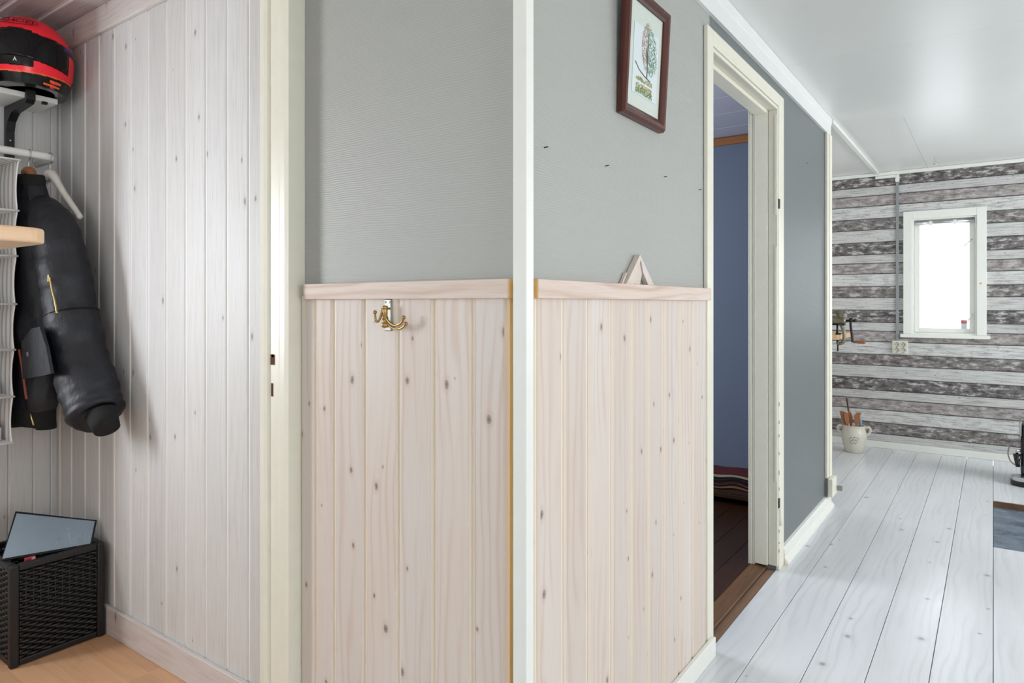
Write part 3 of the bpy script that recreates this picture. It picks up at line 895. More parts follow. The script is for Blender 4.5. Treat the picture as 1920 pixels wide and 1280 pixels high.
# ---------------------------------------------------------------- small wooden triangle on the rail
ta, tb = onX(1173, 527, XBP).y, onX(1226, 527, XBP).y
tp = onX(1199, 477, XBP)
wt = thing('wooden_triangle', (XBP, (ta+tb)/2, ZR1), 'small triangle of mitred whitewashed offcuts standing on the chair rail', 'wood offcut')
def tri_piece(poly, x0, x1, nm, m='panel'):
    MB().prism(poly, lambda u, v, h: (h, u, v), x0, x1).build(nm, M[m], wt)
zt = tp.z
zb = ZR1+0.0003
L_ = lambda a, b, t: a+(b-a)*t
mid = tp.y
tri_piece([(ta, zb), (ta+0.045, zb), (mid+0.004, zt-0.012), (mid, zt), (mid-0.006, zt-0.004)], XB+0.002, XB+0.018, 'offcut')
tri_piece([(ta+0.052, zb+0.002), (ta+0.092, zb), (mid+0.020, zt-0.052), (mid+0.006, zt-0.020)], XB+0.002, XB+0.013, 'offcut')
tri_piece([(tb, zb), (tb-0.040, zb), (mid+0.022, zt-0.048), (mid+0.006, zt-0.010), (mid+0.004, zt-0.002)], XB+0.002, XB+0.016, 'offcut')
tri_piece([(ta-0.012, zb), (ta+0.0, zb), (ta+0.020, zb+0.030), (ta+0.014, zb+0.030)], XB+0.002, XB+0.010, 'offcut')

# ---------------------------------------------------------------- nails left in the grey wall
nl = [((1020, 277), 'topmost bent nail in the grey wall, nearest the white corner post'),
      ((1135, 311.5), 'small nail in the grey wall below the picture frame, second from the corner post'),
      ((1245, 332), 'small nail in the grey wall below the right corner of the picture frame'),
      ((1310, 356), 'small nail in the grey wall right beside the doorway casing'),
      ((1512, 306), 'long nail in the dark grey wall beyond the doorway')]
for (px, py_), lb in nl:
    p = onX(px, py_, XB)
    o = MB().tube([(XB-0.004, p.y, p.z), (XB+0.006, p.y+0.001, p.z+0.001), (XB+0.009, p.y+0.003, p.z+0.002)], 0.0013, 6).build('nail', M['nail'])
    tag(o, lb, 'nail', 'nails left in the grey wall')

# ---------------------------------------------------------------- hat shelf with bracket and coat rail
XS = -2.898
hs = thing('hat_shelf', (XD, 0.8, 1.74), 'white hat shelf on a black bracket with a white coat rail below', 'hat shelf')
M['wlam'] = plain('white_laminate', lin(228, 228, 224), 0.4, var=0.02)
MB().bevbox((XD+0.0005, 0.43, 1.960), (XS, 1.080, 1.980), 0.002).build('shelf_board', M['wlam'], hs)
def bracket(y):
    k = MB().prism([(XD+0.0005, 1.745), (XD+0.022, 1.745), (XD+0.022, 1.865), (XD+0.036, 1.900), (XD+0.075, 1.928), (XS+0.004, 1.940), (XS+0.022, 1.952),
                    (XS+0.022, 1.986), (XS+0.008, 1.990), (XS+0.003, 1.9585), (XD+0.0005, 1.9585)], lambda u, v, h: (u, h, v), y-0.014, y+0.014)
    b = k.build('bracket', M['black'], hs)
    MB().sphere((XD+0.0225, y, 1.83), (0.0015, 0.004, 0.004), 8, 6).build('screw', M['steel'], b)
bracket(0.985); bracket(0.50)
MB().bevbox((XS-0.01, 1.028, 1.950), (XS+0.006, 1.044, 1.9595), 0.001).build('clip', M['black'], hs)
rp = [(XD+0.001, 1.078, 1.756), (-2.97, 1.080, 1.756)]
rp += [(-2.955+0.055*math.sin(a), 1.025+0.055*math.cos(a), 1.756) for a in [i*PI/16 for i in range(1, 8)]]
rp += [(-2.90, 1.02, 1.756), (-2.90, 0.8, 1.756), (-2.90, 0.47, 1.756)]
rl = MB().tube(rp, 0.0095, 10, flat=1.5).build('coat_rail', M['wlam'], hs)
MB().bevbox((XD+0.0005, 0.46, 1.74), (-2.89, 0.475, 1.9595), 0.002).build('rail_support', M['black'], hs)

# ---------------------------------------------------------------- hangers
def hanger(name, c, yaw, half, mat, label, drop):
    t = thing(name, (c[0], c[1], 1.5), label, 'hanger')
    cs, sn = math.cos(yaw), math.sin(yaw)
    W = lambda s, z: (c[0]+s*cs, c[1]+s*sn, z)
    zt_ = 1.700
    P = [W(-half, zt_-drop), W(-half*0.85, zt_-drop+0.028), W(-half*0.45, zt_-drop*0.5+0.008), W(-half*0.15, zt_-0.026), W(0, zt_-0.014),
         W(half*0.15, zt_-0.026), W(half*0.45, zt_-drop*0.5+0.008), W(half*0.85, zt_-drop+0.028), W(half, zt_-drop)]
    pts = curve_pts(P, 5)
    n = len(pts)
    rs = [0.011+0.012*math.exp(-((i/(n-1)-0.5)/0.14)**2) for i in range(n)]
    rs[0] = rs[-1] = 0.005
    MB().tube(pts, rs, 10).build('shoulder_bar', mat, t)
    hp = [W(0, zt_-0.004), W(0, zt_+0.018)]
    for a in range(0, 11):
        an = -PI/2+0.2+a*(1.45*PI/10)
        hp.append(W(0.019*math.cos(an), 1.752+0.0195*math.sin(an)))
    MB().tube(curve_pts(hp, 2), 0.0019, 6).build('hook', M['steel'], t)
    return t
M['hangwood'] = wood('brown_hanger_wood', lin(150, 100, 62), lin(110, 68, 40), lin(70, 40, 24), 'x', 0, 0.4, 0.3, 0.4)
M['hangwhite'] = plain('white_painted_wood', lin(214, 212, 204), 0.4)
hanger('coat_hanger', (-2.90, 0.985), 0.05, 0.15, M['hangwood'], 'brown wooden hanger inside the black bomber jacket', 0.26)
hanger('coat_hanger', (-2.90, 1.054), math.radians(10), 0.185, M['hangwhite'], 'white wooden hanger behind the black bomber jacket', 0.185)

# ---------------------------------------------------------------- bomber jacket
def m_nylon():
    k = NT('black_nylon')
    x, y, z, r = k.coords(False)
    v = k.comb(x, y, k.math('MULTIPLY', z, 0.5))
    n1 = k.noise(v, 22.0, 3.0)
    n2 = k.noise(v, 700.0, 1.0)
    k.bump(k.math('ADD', n1, k.math('MULTIPLY', n2, 0.06)), 0.35, 0.02)
    return k.done(k.mix(n1, lin(14, 15, 20), lin(29, 32, 41)), 0.5, 0.0, 0.45)
M['nylon'] = m_nylon()
M['rib'] = plain('black_rib_knit', lin(14, 14, 16), 0.9, bump=0.3, bscale=400)
M['rust'] = plain('rust_orange_lining', lin(126, 62, 40), 0.6)
M['gold'] = plain('gold_zip', lin(186, 164, 112), 0.3, 1.0)
JX, JY = -2.895, 0.995
jk = thing('bomber_jacket', (JX, JY, 0.755), 'black nylon bomber jacket hanging from the coat rail', 'jacket')
lev = [(0.058, 0.045, 1.640, 0.0), (0.078, 0.05, 1.608, 0.15), (0.125, 0.056, 1.585, 0.42), (0.165, 0.062, 1.545, 0.42), (0.180, 0.068, 1.46, 0.2), (0.182, 0.07, 1.36, 0.05),
       (0.182, 0.072, 1.2, 0), (0.182, 0.074, 1.05, 0), (0.184, 0.076, 0.93, 0), (0.184, 0.076, 0.86, 0), (0.172, 0.068, 0.825, 0)]
def ringpt(hw, hd, z, sl, a, fold=0.0):
    c, s = math.cos(a), math.sin(a)
    e = 0.72
    x = hw*math.copysign(abs(c)**e, c); y = hd*math.copysign(abs(s)**e, s)
    if s > 0: y *= 0.6
    y += fold*math.sin(6*a+z*17)+fold*0.7*math.sin(11*a-z*29)
    return (JX+x, JY+y, z-sl*abs(x)+fold*1.2*math.sin(3*a+z*23))
def loft(levels, n=48, fold=0.005, closed_top=False):
    k = MB()
    vs = [ringpt(*L, 2*PI*j/n, fold) for L in levels for j in range(n)]
    fs = [(i*n+j, i*n+(j+1) % n, (i+1)*n+(j+1) % n, (i+1)*n+j) for i in range(len(levels)-1) for j in range(n)]
    return k.add(vs, fs, 0, True)
fine_lev = []
for a, b in zip(lev[:-1], lev[1:]):
    for q in range(3):
        fine_lev.append(tuple(a[i]+(b[i]-a[i])*q/3 for i in range(4)))
fine_lev.append(lev[-1])
loft(fine_lev).build('body', M['nylon'], jk)
loft([(0.170, 0.066, 0.828, 0), (0.168, 0.064, 0.80, 0), (0.166, 0.063, 0.775, 0), (0.164, 0.062, 0.758, 0), (0.150, 0.055, 0.757, 0)], fold=0.004).build('waistband', M['rib'], jk)
loft([(0.062, 0.050, 1.632, 0.0), (0.066, 0.054, 1.652, 0.0), (0.060, 0.05, 1.672, 0.0), (0.052, 0.042, 1.668, 0), (0.050, 0.04, 1.635, 0)], fold=0.001).build('collar', M['rib'], jk)
# sleeves
def sleeve(cen, rad, nm, flat=0.85):
    pts = curve_pts(cen, 8)
    m_ = len(pts)
    rs = []
    for i in range(m_):
        f = i/(m_-1)*(len(rad)-1); a = min(int(f), len(rad)-2); q = f-a
        rs.append((rad[a]+(rad[a+1]-rad[a])*q)*(1+0.025*math.sin(i*1.9)+0.02*math.sin(i*0.7)))
    k = MB().tube(pts, rs, 20)
    # creases
    for idx in range(len(k.v)):
        x, y, z = k.v[idx]
        w = 0.0035*math.sin(z*52+x*30)+0.002*math.sin(z*95-y*60)
        k.v[idx] = (x+w, y-0.5*w, z)
    return k.build(nm, M['nylon'], jk)
cpx = [(70, 385, 1.000), (98, 420, 1.005), (116, 490, 1.012), (128, 560, 1.02), (146, 654, 1.028), (168, 733, 1.034), (181, 776, 1.036), (185, 786, 1.036)]
sleeve([onY(a, b, c) for a, b, c in cpx], [0.045, 0.074, 0.083, 0.084, 0.088, 0.092, 0.088, 0.048], 'sleeve')
cc = [onY(a, b, c) for a, b, c in ((190, 774, 1.036), (197, 794, 1.036), (201, 804, 1.036))]
MB().tube(cc, [0.050, 0.043, 0.040], 18).build('cuff', M['rib'], jk)
sleeve([(-3.0, 0.995, 1.50), (-3.02, 0.992, 1.40), (-3.03, 0.990, 1.2), (-3.03, 0.990, 1.0), (-3.025, 0.990, 0.84)], [0.03, 0.05, 0.055, 0.055, 0.05], 'sleeve')
MB().tube([(-3.025, 0.990, 0.845), (-3.025, 0.990, 0.78), (-3.023, 0.990, 0.735)], [0.045, 0.042, 0.04], 18).build('cuff', M['rib'], jk)
sp = [onY(a, b, c) for a, b, c in cpx]
sc_, sd_ = sp[3].lerp(sp[4], 0.32), (sp[4]-sp[3]).normalized()
su_ = sd_.cross(Vector((0, 1, 0))).normalized(); sv_ = sd_.cross(su_)
MB().tube([sc_+su_*(0.0845*math.cos(a))+sv_*(0.0845*math.sin(a)) for a in [2*PI*i/28 for i in range(28)]], 0.0028, 6, closed=True).build('sleeve_seam', M['rib'], jk)
# sleeve pocket zip, pocket flap, button, front zip, lining
yz = 0.930
zp = [onY(a, b, 0.9425-0.003*i) for i, (a, b) in enumerate(((93, 517), (97, 540), (103, 565), (107, 588)))]
zo = MB().tube(curve_pts(zp, 4), 0.0032, 6).build('sleeve_zip', M['gold'], jk)
MB().bevbox(zp[0]+Vector((-0.004, -0.006, -0.02)), zp[0]+Vector((0.004, -0.002, 0.004)), 0.001).build('zip_pull', M['gold'], zo)
yf = 0.916
fl = [(44, 640), (62, 616), (78, 612), (90, 650), (99, 700), (84, 704), (46, 710)]
poly = [(onY(a, b, yf).x, onY(a, b, yf).z) for a, b in fl]
fo = MB().prism(poly, lambda u, v, h: (u, h, v), yf-0.006, yf+0.004).build('pocket_flap', M['nylon'], jk)
bp = onY(52, 664, yf-0.007)
MB().sphere(bp, (0.010, 0.004, 0.010), 14, 8).build('button', plain('slate_snap_button', lin(86, 90, 98), 0.4), fo)
lp = [onY(a, b, 0.915) for a, b in ((36, 655), (42, 690), (46, 720), (50, 748))]
MB().tube(curve_pts(lp, 4), 0.0045, 6).build('lining_edge', M['rust'], jk)
lp = [onY(a, b, 0.914) for a, b in ((58, 775), (60, 785), (63, 797))]
MB().tube(lp, 0.003, 6).build('front_zip', M['gold'], jk)

# ---------------------------------------------------------------- hanging fabric organizer
def m_stripe():
    k = NT('striped_white_cotton')
    x, y, z, r = k.coords(False)
    s1 = k.math('SINE', k.math('MULTIPLY', k.math('ADD', x, k.math('MULTIPLY', y, 0.85)), 190.0))
    n = k.noise(k.comb(k.math('MULTIPLY', x, 20.0), k.math('MULTIPLY', y, 20.0), k.math('MULTIPLY', z, 4.0)), 1.0, 2.0)
    col = k.mix(k.math('MULTIPLY', k.step(s1, -0.1, 0.8), 0.65), lin(226, 225, 223), lin(150, 148, 150))
    k.bump(n, 0.3, 0.02)
    return k.done(col, 0.85, 0.0, 0.2)
M['stripe'] = m_stripe()
M['cotton'] = plain('white_piping', lin(232, 231, 228), 0.8, var=0.03)
OX0, OX1, OY0, OY1 = -3.055, -2.78, 0.62, 0.912
org = thing('hanging_organizer', (-2.90, 0.77, 0.70), 'white striped fabric hanging organizer with open compartments beside the jacket', 'organizer')
oz = [1.705, 1.527, 1.368, 1.200, 1.041, 0.878, 0.718]
def bow(z):
    for a, b in zip(oz[:-1], oz[1:]):
        if b <= z <= a:
            f = (a-z)/(a-b)
            return 0.020*math.sin(PI*f)**0.8
    return 0.0
def lean(z):
    return -0.020*(1.705-z)/0.99
def side(y, sgn, nm):
    k = MB()
    nz = 48
    def f(th):
        def g(u, v):
            z = oz[0]+(oz[-1]-oz[0])*u
            x = OX0+(OX1-bow(z)-OX0)*v
            yy_ = y+lean(z)-sgn*bow(z)*0.55*math.sin(PI*min(1, v*0.9+0.1))+th
            return (x, yy_, z)
        return g
    k.grid(f(0), nz, 8).grid(f(0.003), nz, 8)
    o = k.build(nm, M['stripe'], org)
    pp = [Vector(f(0.0015)(i/nz, 1.0)) for i in range(nz+1)]
    MB().tube(pp, 0.0028, 6).build('piping', M['cotton'], o)
side(OY1, 1, 'side_panel'); side(OY0, -1, 'side_panel')
MB().grid(lambda u, v: (OX0, OY0+(OY1-OY0)*u+lean(oz[0]+(oz[-1]-oz[0])*v), oz[0]+(oz[-1]-oz[0])*v), 6, 20).build('back_panel', M['stripe'], org)
for i_s, z in enumerate(oz):
    dy = lean(z)
    k = MB().bevbox((OX0, OY0+dy, z-0.003), (OX1+0.004, OY1+dy+0.004, z+0.003), 0.001)
    o = k.build('top_panel' if i_s == 0 else 'shelf', M['cotton'] if i_s else M['stripe'], org)
    MB().tube([(OX1+0.004, OY0+dy, z), (OX1+0.004, OY1+dy+0.006, z)], 0.0035, 6).build('shelf_edge', M['cotton'], o)
for y in (0.70, 0.83):
    MB().tube([(-2.90, y, 1.708), (-2.878, y, 1.735), (-2.884, y, 1.771), (-2.916, y, 1.771), (-2.922, y, 1.735), (-2.90, y, 1.708)], 0.006, 6).build('hanging_loop', M['cotton'], org)
# things in the compartments
z5, z6 = oz[5]+0.0032, oz[6]+0.0032
p5, p6 = onX(-2, 742, -2.84), onX(3, 828, -2.84)
o = thing('shoe_polish_jar', (-2.845, 0.838, z5), 'small dark jar in the fifth compartment of the striped organizer', 'jar')
MB().lathe([(0.0001, 0), (0.024, 0), (0.028, 0.005), (0.028, 0.030), (0.0001, 0.030)], (-2.845, 0.838, z5), 20).build('body', M['blackpl'], o)
MB().lathe([(0.0001, 0.0302), (0.0285, 0.0302), (0.0285, 0.040), (0.024, 0.044), (0.0001, 0.044)], (-2.845, 0.838, z5), 20).build('lid', M['black'], o)
o = thing('round_tin', (-2.835, 0.846, z6), 'white tin with a red rim at the bottom of the striped organizer', 'tin')
MB().lathe([(0.0001, 0), (0.030, 0), (0.033, 0.005), (0.033, 0.044), (0.030, 0.050), (0.0001, 0.050)], (-2.835, 0.846, z6), 24).build('body', plain('white_enamel', lin(224, 224, 222), 0.4), o)
MB().lathe([(0.0001, 0.0502), (0.031, 0.0502), (0.031, 0.060), (0.027, 0.064), (0.0001, 0.064)], (-2.835, 0.846, z6), 24).build('lid', plain('red_lacquer', lin(170, 62, 48), 0.4), o)

# ---------------------------------------------------------------- pine shelf on the partition
sx1, sy1, sz = -1.125, 0.412, 1.289
k = MB()
rr = 0.035
poly = [(-1.5235, sy1), (sx1-rr, sy1)]+[(sx1-rr+rr*math.sin(a), sy1-rr+rr*math.cos(a)) for a in [i*PI/12 for i in range(1, 6)]]+[(sx1, sy1-rr), (sx1, -0.35), (-1.5235, -0.35)]
bm = bmesh.new()
k.prism(poly, lambda u, v, h: (u, v, h), sz, sz+0.022)
shl = thing('wall_shelf', (-1.5, 0.0, sz), 'pale pine shelf with a rounded corner jutting in at the left edge', 'shelf')
sb_o = k.build('shelf_board', M['pine'], shl)
bv = sb_o.modifiers.new('soft_edge', 'BEVEL'); bv.width = 0.004; bv.segments = 3; bv.limit_method = 'ANGLE'; bv.angle_limit = 0.7
for y in (-0.25, 0.15):
    MB().prism([(-1.5235, sz-0.0005), (-1.22, sz-0.0005), (-1.22, sz-0.02), (-1.48, sz-0.2), (-1.5235, sz-0.2)], lambda u, v, h: (u, h, v), y-0.01, y+0.01).build('bracket', M['pine'], shl)

# ---------------------------------------------------------------- motorcycle helmet
M['hred'] = plain('fluorescent_red_shell', lin(252, 30, 52), 0.25, var=0.02)
M['hblk'] = plain('black_shell', lin(10, 10, 11), 0.15, var=0.02, spec=0.35)
M['horg'] = plain('orange_stripe', lin(240, 100, 40), 0.3, var=0.02)
M['hblu'] = plain('blue_stripe', lin(40, 46, 130), 0.3, var=0.02)
M['visor'] = plain('black_visor', lin(6, 6, 7), 0.07, var=0.0, spec=0.3)
HC = Vector((-2.912, 0.991, 2.105))
HX, HYW, HZ = 0.168, 0.139, 0.146
HB = 1.9812
HCA, HSA = math.cos(math.radians(-34)), math.sin(math.radians(-34))
def hsurf(az, v, off=0.0):
    """az from the front; v 0 top .. 0.5 widest .. 1 lower rim"""
    if v <= 0.5:
        a = v*PI
        rho, z = math.sin(a)**0.92, HC.z+(HZ+off)*math.cos(a)
    else:
        f = (v-0.5)*2
        rho, z = 1-0.05*f-0.13*f**3, HC.z+(HB-HC.z)*f
    chin = math.exp(-(az/0.9)**2)*max(0, v-0.5)*0.16
    c, s = math.cos(az), math.sin(az)
    p, q = (HX*rho*(1+chin)+off)*c, (HYW*rho+off)*s
    return Vector((HC.x+p*HCA-q*HSA, HC.y+p*HSA+q*HCA, z))
def hclass(az, z):
    d = abs(math.degrees(az))*84/72
    t = min(1, d/90)
    top = 2.163-0.010*t
    vlo = 2.066-0.018*t
    rlo = 2.017+0.010*t
    if d < 26: top += 0.008
    if z > top:
        return 0
    if d > 80 and d < 104 and z > top-0.018: return 3
    if z > vlo and d < 82: return 1
    if z > vlo-0.004 and 90 < d < 120 and z < top-0.028: return 0
    if z > rlo and z <= vlo and d < 112: return 1 if (d < 24 and z > rlo+0.016) else 0
    if rlo-0.005 < z <= rlo and d < 112: return 2
    if 44 < d < 78:
        if abs(z-2.006) < 0.0035: return 2 if d > 54 else 1
        if abs(z-1.993) < 0.0035: return 2
        if 58 < d < 70 and (abs(z-2.001) < 0.004 or abs(z-1.988) < 0.004): return 0 if d < 64 else 3
    return 1
he = thing('motorcycle_helmet', (HC.x, HC.y, HB), 'red and black full face motorcycle helmet on the white hat shelf', 'helmet')
k = MB()
NU, NV = 168, 120
for i in range(NU):
    a0, a1 = -PI+2*PI*i/NU, -PI+2*PI*(i+1)/NU
    for j in range(NV):
        v0, v1 = j/NV, (j+1)/NV
        q = [hsurf(a0, v0), hsurf(a0, v1), hsurf(a1, v1), hsurf(a1, v0)]
        zc = sum(p.z for p in q)/4
        k.add(q, [(0, 1, 2, 3)], hclass((a0+a1)/2, zc), True)
k.add([hsurf(-PI+2*PI*i/48, 1.0) for i in range(48)]+[HC+Vector((HX*0.55*math.cos(-PI+2*PI*i/48), HYW*0.55*math.sin(-PI+2*PI*i/48), HB-HC.z+0.002)) for i in range(48)],
      [(i, (i+1) % 48, 48+(i+1) % 48, 48+i) for i in range(48)], 1)
shell = k.build('shell', [M['hred'], M['hblk'], M['horg'], M['hblu']], he)
# visor: a shield standing proud of the shell
k = MB()
def zv(z):
    if z >= HC.z:
        return math.acos(min(1, (z-HC.z)/HZ))/PI
    return 0.5+0.5*(z-HC.z)/(HB-HC.z)
NA = 60
def vp(i, j, off):
    az = math.radians(-72+144*i/NA)
    t = abs(math.degrees(az))/72
    top = 2.158-0.010*t-0.028*max(0, t-0.8)/0.2
    if t < 0.28: top += 0.008*(1-(t/0.28)**4)
    bot = 2.068-0.018*t+0.020*max(0, t-0.85)/0.15
    return hsurf(az, zv(top+(bot-top)*j/14), off)
k.grid(lambda u, v: vp(round(u*NA), round(v*14), 0.004), NA, 14)
edge = [vp(i, 0, 0.004) for i in range(NA+1)]+[vp(NA, j, 0.004) for j in range(1, 15)]+[vp(i, 14, 0.004) for i in range(NA-1, -1, -1)]+[vp(0, j, 0.004) for j in range(13, 0, -1)]
inn = [vp(i, 0, 0.0) for i in range(NA+1)]+[vp(NA, j, 0.0) for j in range(1, 15)]+[vp(i, 14, 0.0) for i in range(NA-1, -1, -1)]+[vp(0, j, 0.0) for j in range(13, 0, -1)]
n = len(edge)
k.add(edge+inn, [(i, (i+1) % n, n+(i+1) % n, n+i) for i in range(n)])
k.build('visor', M['visor'], he)
# chin vent
k = MB()
def cv(u, v):
    az = math.radians(-24+48*u)
    return hsurf(az, zv(2.064-0.028*v), 0.006*math.sin(PI*min(1, max(0, u*1.0)))**0.3)
k.grid(cv, 24, 4)
ch = k.build('chin_vent', M['hblk'], he, fix=False)
k = MB()
def dec(vs, fs, az0, z0, flip=1):
    """lay flat lettering on the shell: x across, y up"""
    out = []
    for x, y in vs:
        z = z0+y
        v_ = zv(z)
        rho = max(0.25, math.sin(v_*PI)) if v_ < 0.5 else 1.0
        az = az0+x/(0.150*rho)
        out.append(hsurf(az, v_, 0.0030 if v_ < 0.5 else 0.0075))
    return out, fs
vs, fs = text_geo('SHOEI', 0.036)
vs = [(x, y*0.7) for x, y in vs]
a_, b_ = dec(vs, fs, 0.0, 2.200)
MB().add(a_, b_).build('lettering', M['hblk'], shell, fix=False)
ov = []
for i in range(40):
    a = 2*PI*i/40
    ov.append((0.062*math.cos(a), 0.0155*math.sin(a)))
op, _ = dec(ov, [], 0.0, 2.200)
MB().tube(op, 0.0009, 5, closed=True).build('logo_ring', M['hblk'], shell)
tri = [(-0.006, -0.006), (-0.003, -0.006), (0, 0.001), (0.003, -0.006), (0.006, -0.006), (0.0, 0.008)]
tp_, _ = dec(tri, [], math.radians(2), 2.052)
MB().add(tp_, [(0, 1, 2, 5), (2, 3, 4, 5)]).build('logo', plain('white_print', lin(225, 225, 225), 0.5), ch, fix=False)

# ---------------------------------------------------------------- black wicker basket
KX0, KX1, KY0, KY1, KZ = -2.935, -2.620, 0.838, 1.128, 0.338
bk = thing('wicker_basket', ((KX0+KX1)/2, (KY0+KY1)/2, 0), 'black woven wicker basket standing in the entry corner', 'basket')
M['wick'] = plain('black_wicker', lin(20, 20, 22), 0.45, var=0.2, scale=60)
pw_ = 0.026
for (x, y) in ((KX0, KY0), (KX1-pw_, KY0), (KX0, KY1-pw_), (KX1-pw_, KY1-pw_)):
    MB().bevbox((x, y, 0), (x+pw_, y+pw_, KZ), 0.005).build('corner_post', M['wick'], bk)
def rim(a, b):
    MB().bevbox(a, b, 0.004).build('rim', M['wick'], bk)
for z0, z1 in ((KZ-0.022, KZ+0.001), (0.004, 0.024)):
    rim((KX1-0.020, KY0+pw_, z0), (KX1-0.002, KY1-pw_, z1)); rim((KX0+0.002, KY0+pw_, z0), (KX0+0.020, KY1-pw_, z1))
    rim((KX0+pw_, KY0+0.002, z0), (KX1-pw_, KY0+0.020, z1)); rim((KX0+pw_, KY1-0.020, z0), (KX1-pw_, KY1-0.002, z1))
def weave(p0, p1, nrm):
    """woven side between p0 and p1 (floor points), facing nrm"""
    p0, p1, nrm = Vector(p0), Vector(p1), Vector(nrm)
    L = (p1-p0).length; d = (p1-p0)/L
    k = MB()
    ns = 11
    for i in range(ns+1):
        q = p0+d*(L*i/ns)
        k.tube([q+Vector((0, 0, 0.015)), q+Vector((0, 0, KZ-0.012))], 0.0030, 6)
    nr = 30
    for r in range(nr):
        z = 0.024+(KZ-0.050)*(r+0.5)/nr
        pts = []
        for i in range(ns*4+1):
            f = i/(ns*4)
            pts.append(p0+d*(L*f)+nrm*(0.0048*math.cos(PI*f*ns+(PI if r % 2 else 0)))+Vector((0, 0, z)))
        k.tube(pts, 0.0056, 6, flat=0.95)
    o = k.build('woven_side', M['wick'], bk)
    o['kind'] = 'stuff'
weave((KX1-0.011, KY0+pw_, 0), (KX1-0.011, KY1-pw_, 0), (1, 0, 0))
weave((KX0+pw_, KY0+0.011, 0), (KX1-pw_, KY0+0.011, 0), (0, -1, 0))
weave((KX0+0.011, KY0+pw_, 0), (KX0+0.011, KY1-pw_, 0), (-1, 0, 0))
weave((KX0+pw_, KY1-0.011, 0), (KX1-pw_, KY1-0.011, 0), (0, 1, 0))
MB().bevbox((KX0+0.012, KY0+0.012, 0.004), (KX1-0.012, KY1-0.012, 0.014), 0.002).build('bottom', M['wick'], bk)
# grey panel leaning in it
TL, TR, BL = onX(29, 958, -2.80), onX(182, 975, -2.702), onX(2, 1049, -2.70)
e1, e2 = TR-TL, BL-TL
nn = e1.cross(e2).normalized()
if nn.x < 0: nn = -nn
gp = thing('grey_panel', TL, 'flat grey panel with a black border sticking out of the wicker basket', 'panel')
def gq(pts, d0, d1, nm, m):
    vs = [p+nn*d0 for p in pts]+[p+nn*d1 for p in pts]
    n = len(pts)
    return MB().add(vs, [(i, (i+1) % n, n+(i+1) % n, n+i) for i in range(n)]+[list(range(n))[::-1], list(range(n, 2*n))]).build(nm, m, gp)
G = lambda a, b: TL+e1*a+e2*b
gq([G(0, 0), G(1, 0), G(1, 0.56), G(0, 1.02)], -0.004, 0.0, 'back_shell', M['black'])
fc_ = gq([G(0.02, 0.045), G(0.975, 0.03), G(0.975, 0.52), G(0.01, 0.98)], 0.0002, 0.001, 'face', plain('blue_grey_satin_sheet', lin(148, 164, 178), 0.3, 0.2, 0.04))
k = MB()
def estroke(pts, w=0.0022):
    k.tube([G(a, b)+nn*0.0012 for a, b in pts], w*0.5, 5)
estroke([(0.80, 0.36), (0.87, 0.35)]); estroke([(0.82, 0.44), (0.81, 0.50), (0.845, 0.53), (0.87, 0.49), (0.85, 0.43), (0.82, 0.44)])
estroke([(0.80, 0.57), (0.815, 0.60), (0.85, 0.60)])
estroke([(0.66, 0.26), (0.70, 0.25), (0.70, 0.40), (0.72, 0.46), (0.74, 0.58)], 0.0014); estroke([(0.56, 0.62), (0.575, 0.52), (0.60, 0.46)], 0.0014)
k.build('embossed_marks', M['steel'], fc_)
# small red packet
rp_ = onX(57, 1043, -2.652)
o = MB().bevbox((rp_.x-0.010, rp_.y-0.016, KZ-0.030), (rp_.x+0.004, rp_.y+0.016, KZ+0.006), 0.003).build('red_packet', plain('red_wrapper', lin(170, 44, 62), 0.4, var=0.2))
tag(o, 'small red packet tucked behind the front rim of the wicker basket', 'packet')
MB().bevbox((rp_.x+0.0042, rp_.y+0.002, KZ-0.01), (rp_.x+0.005, rp_.y+0.013, KZ+0.005), 0.0003).build('label', plain('pink_print', lin(220, 160, 164), 0.5), o)

# ---------------------------------------------------------------- folded rug on its low plinth in the blue room
RGY = 4.0
cols_ = [lin(104, 28, 34), lin(98, 26, 30), lin(190, 176, 150), lin(20, 12, 14), lin(160, 156, 150), lin(98, 24, 30), lin(138, 138, 142), lin(16, 10, 12), lin(140, 104, 66), lin(90, 20, 28), lin(70, 50, 40)]
pl = thing('low_bench', (-1.4, 4.1, 0), 'low dark wooden plinth under the folded rug', 'bench')
for nm, a, b in (('top_board', (-2.2, RGY-0.02, 0.052), (-1.0, 4.2, 0.078)), ('leg', (-1.10, RGY, 0.0125), (-1.05, 4.19, 0.052)), ('leg', (-2.15, RGY, 0.0125), (-2.10, 4.19, 0.052))):
    MB().bevbox(a, b, 0.003).build(nm, M['brown_floor'], pl)
rg = thing('folded_rug', (-1.4, 4.1, 0.078), 'folded woven rug in red, black and cream stripes beyond the doorway', 'rug')
def wv(x, lvl):
    w = 0.010*(1-abs(lvl-0.5)*1.6)
    return max(0.0, w)*math.sin(x*30+1.2)+0.004*math.sin(x*11+lvl*2)
zz_ = 0.0785
hts = [0.018, 0.012, 0.010, 0.009, 0.008, 0.007, 0.012, 0.006, 0.010, 0.012, 0.008]
order = [10, 9, 8, 7, 6, 5, 3, 4, 7, 2, 1]
acc = 0.0
tot = sum(hts)
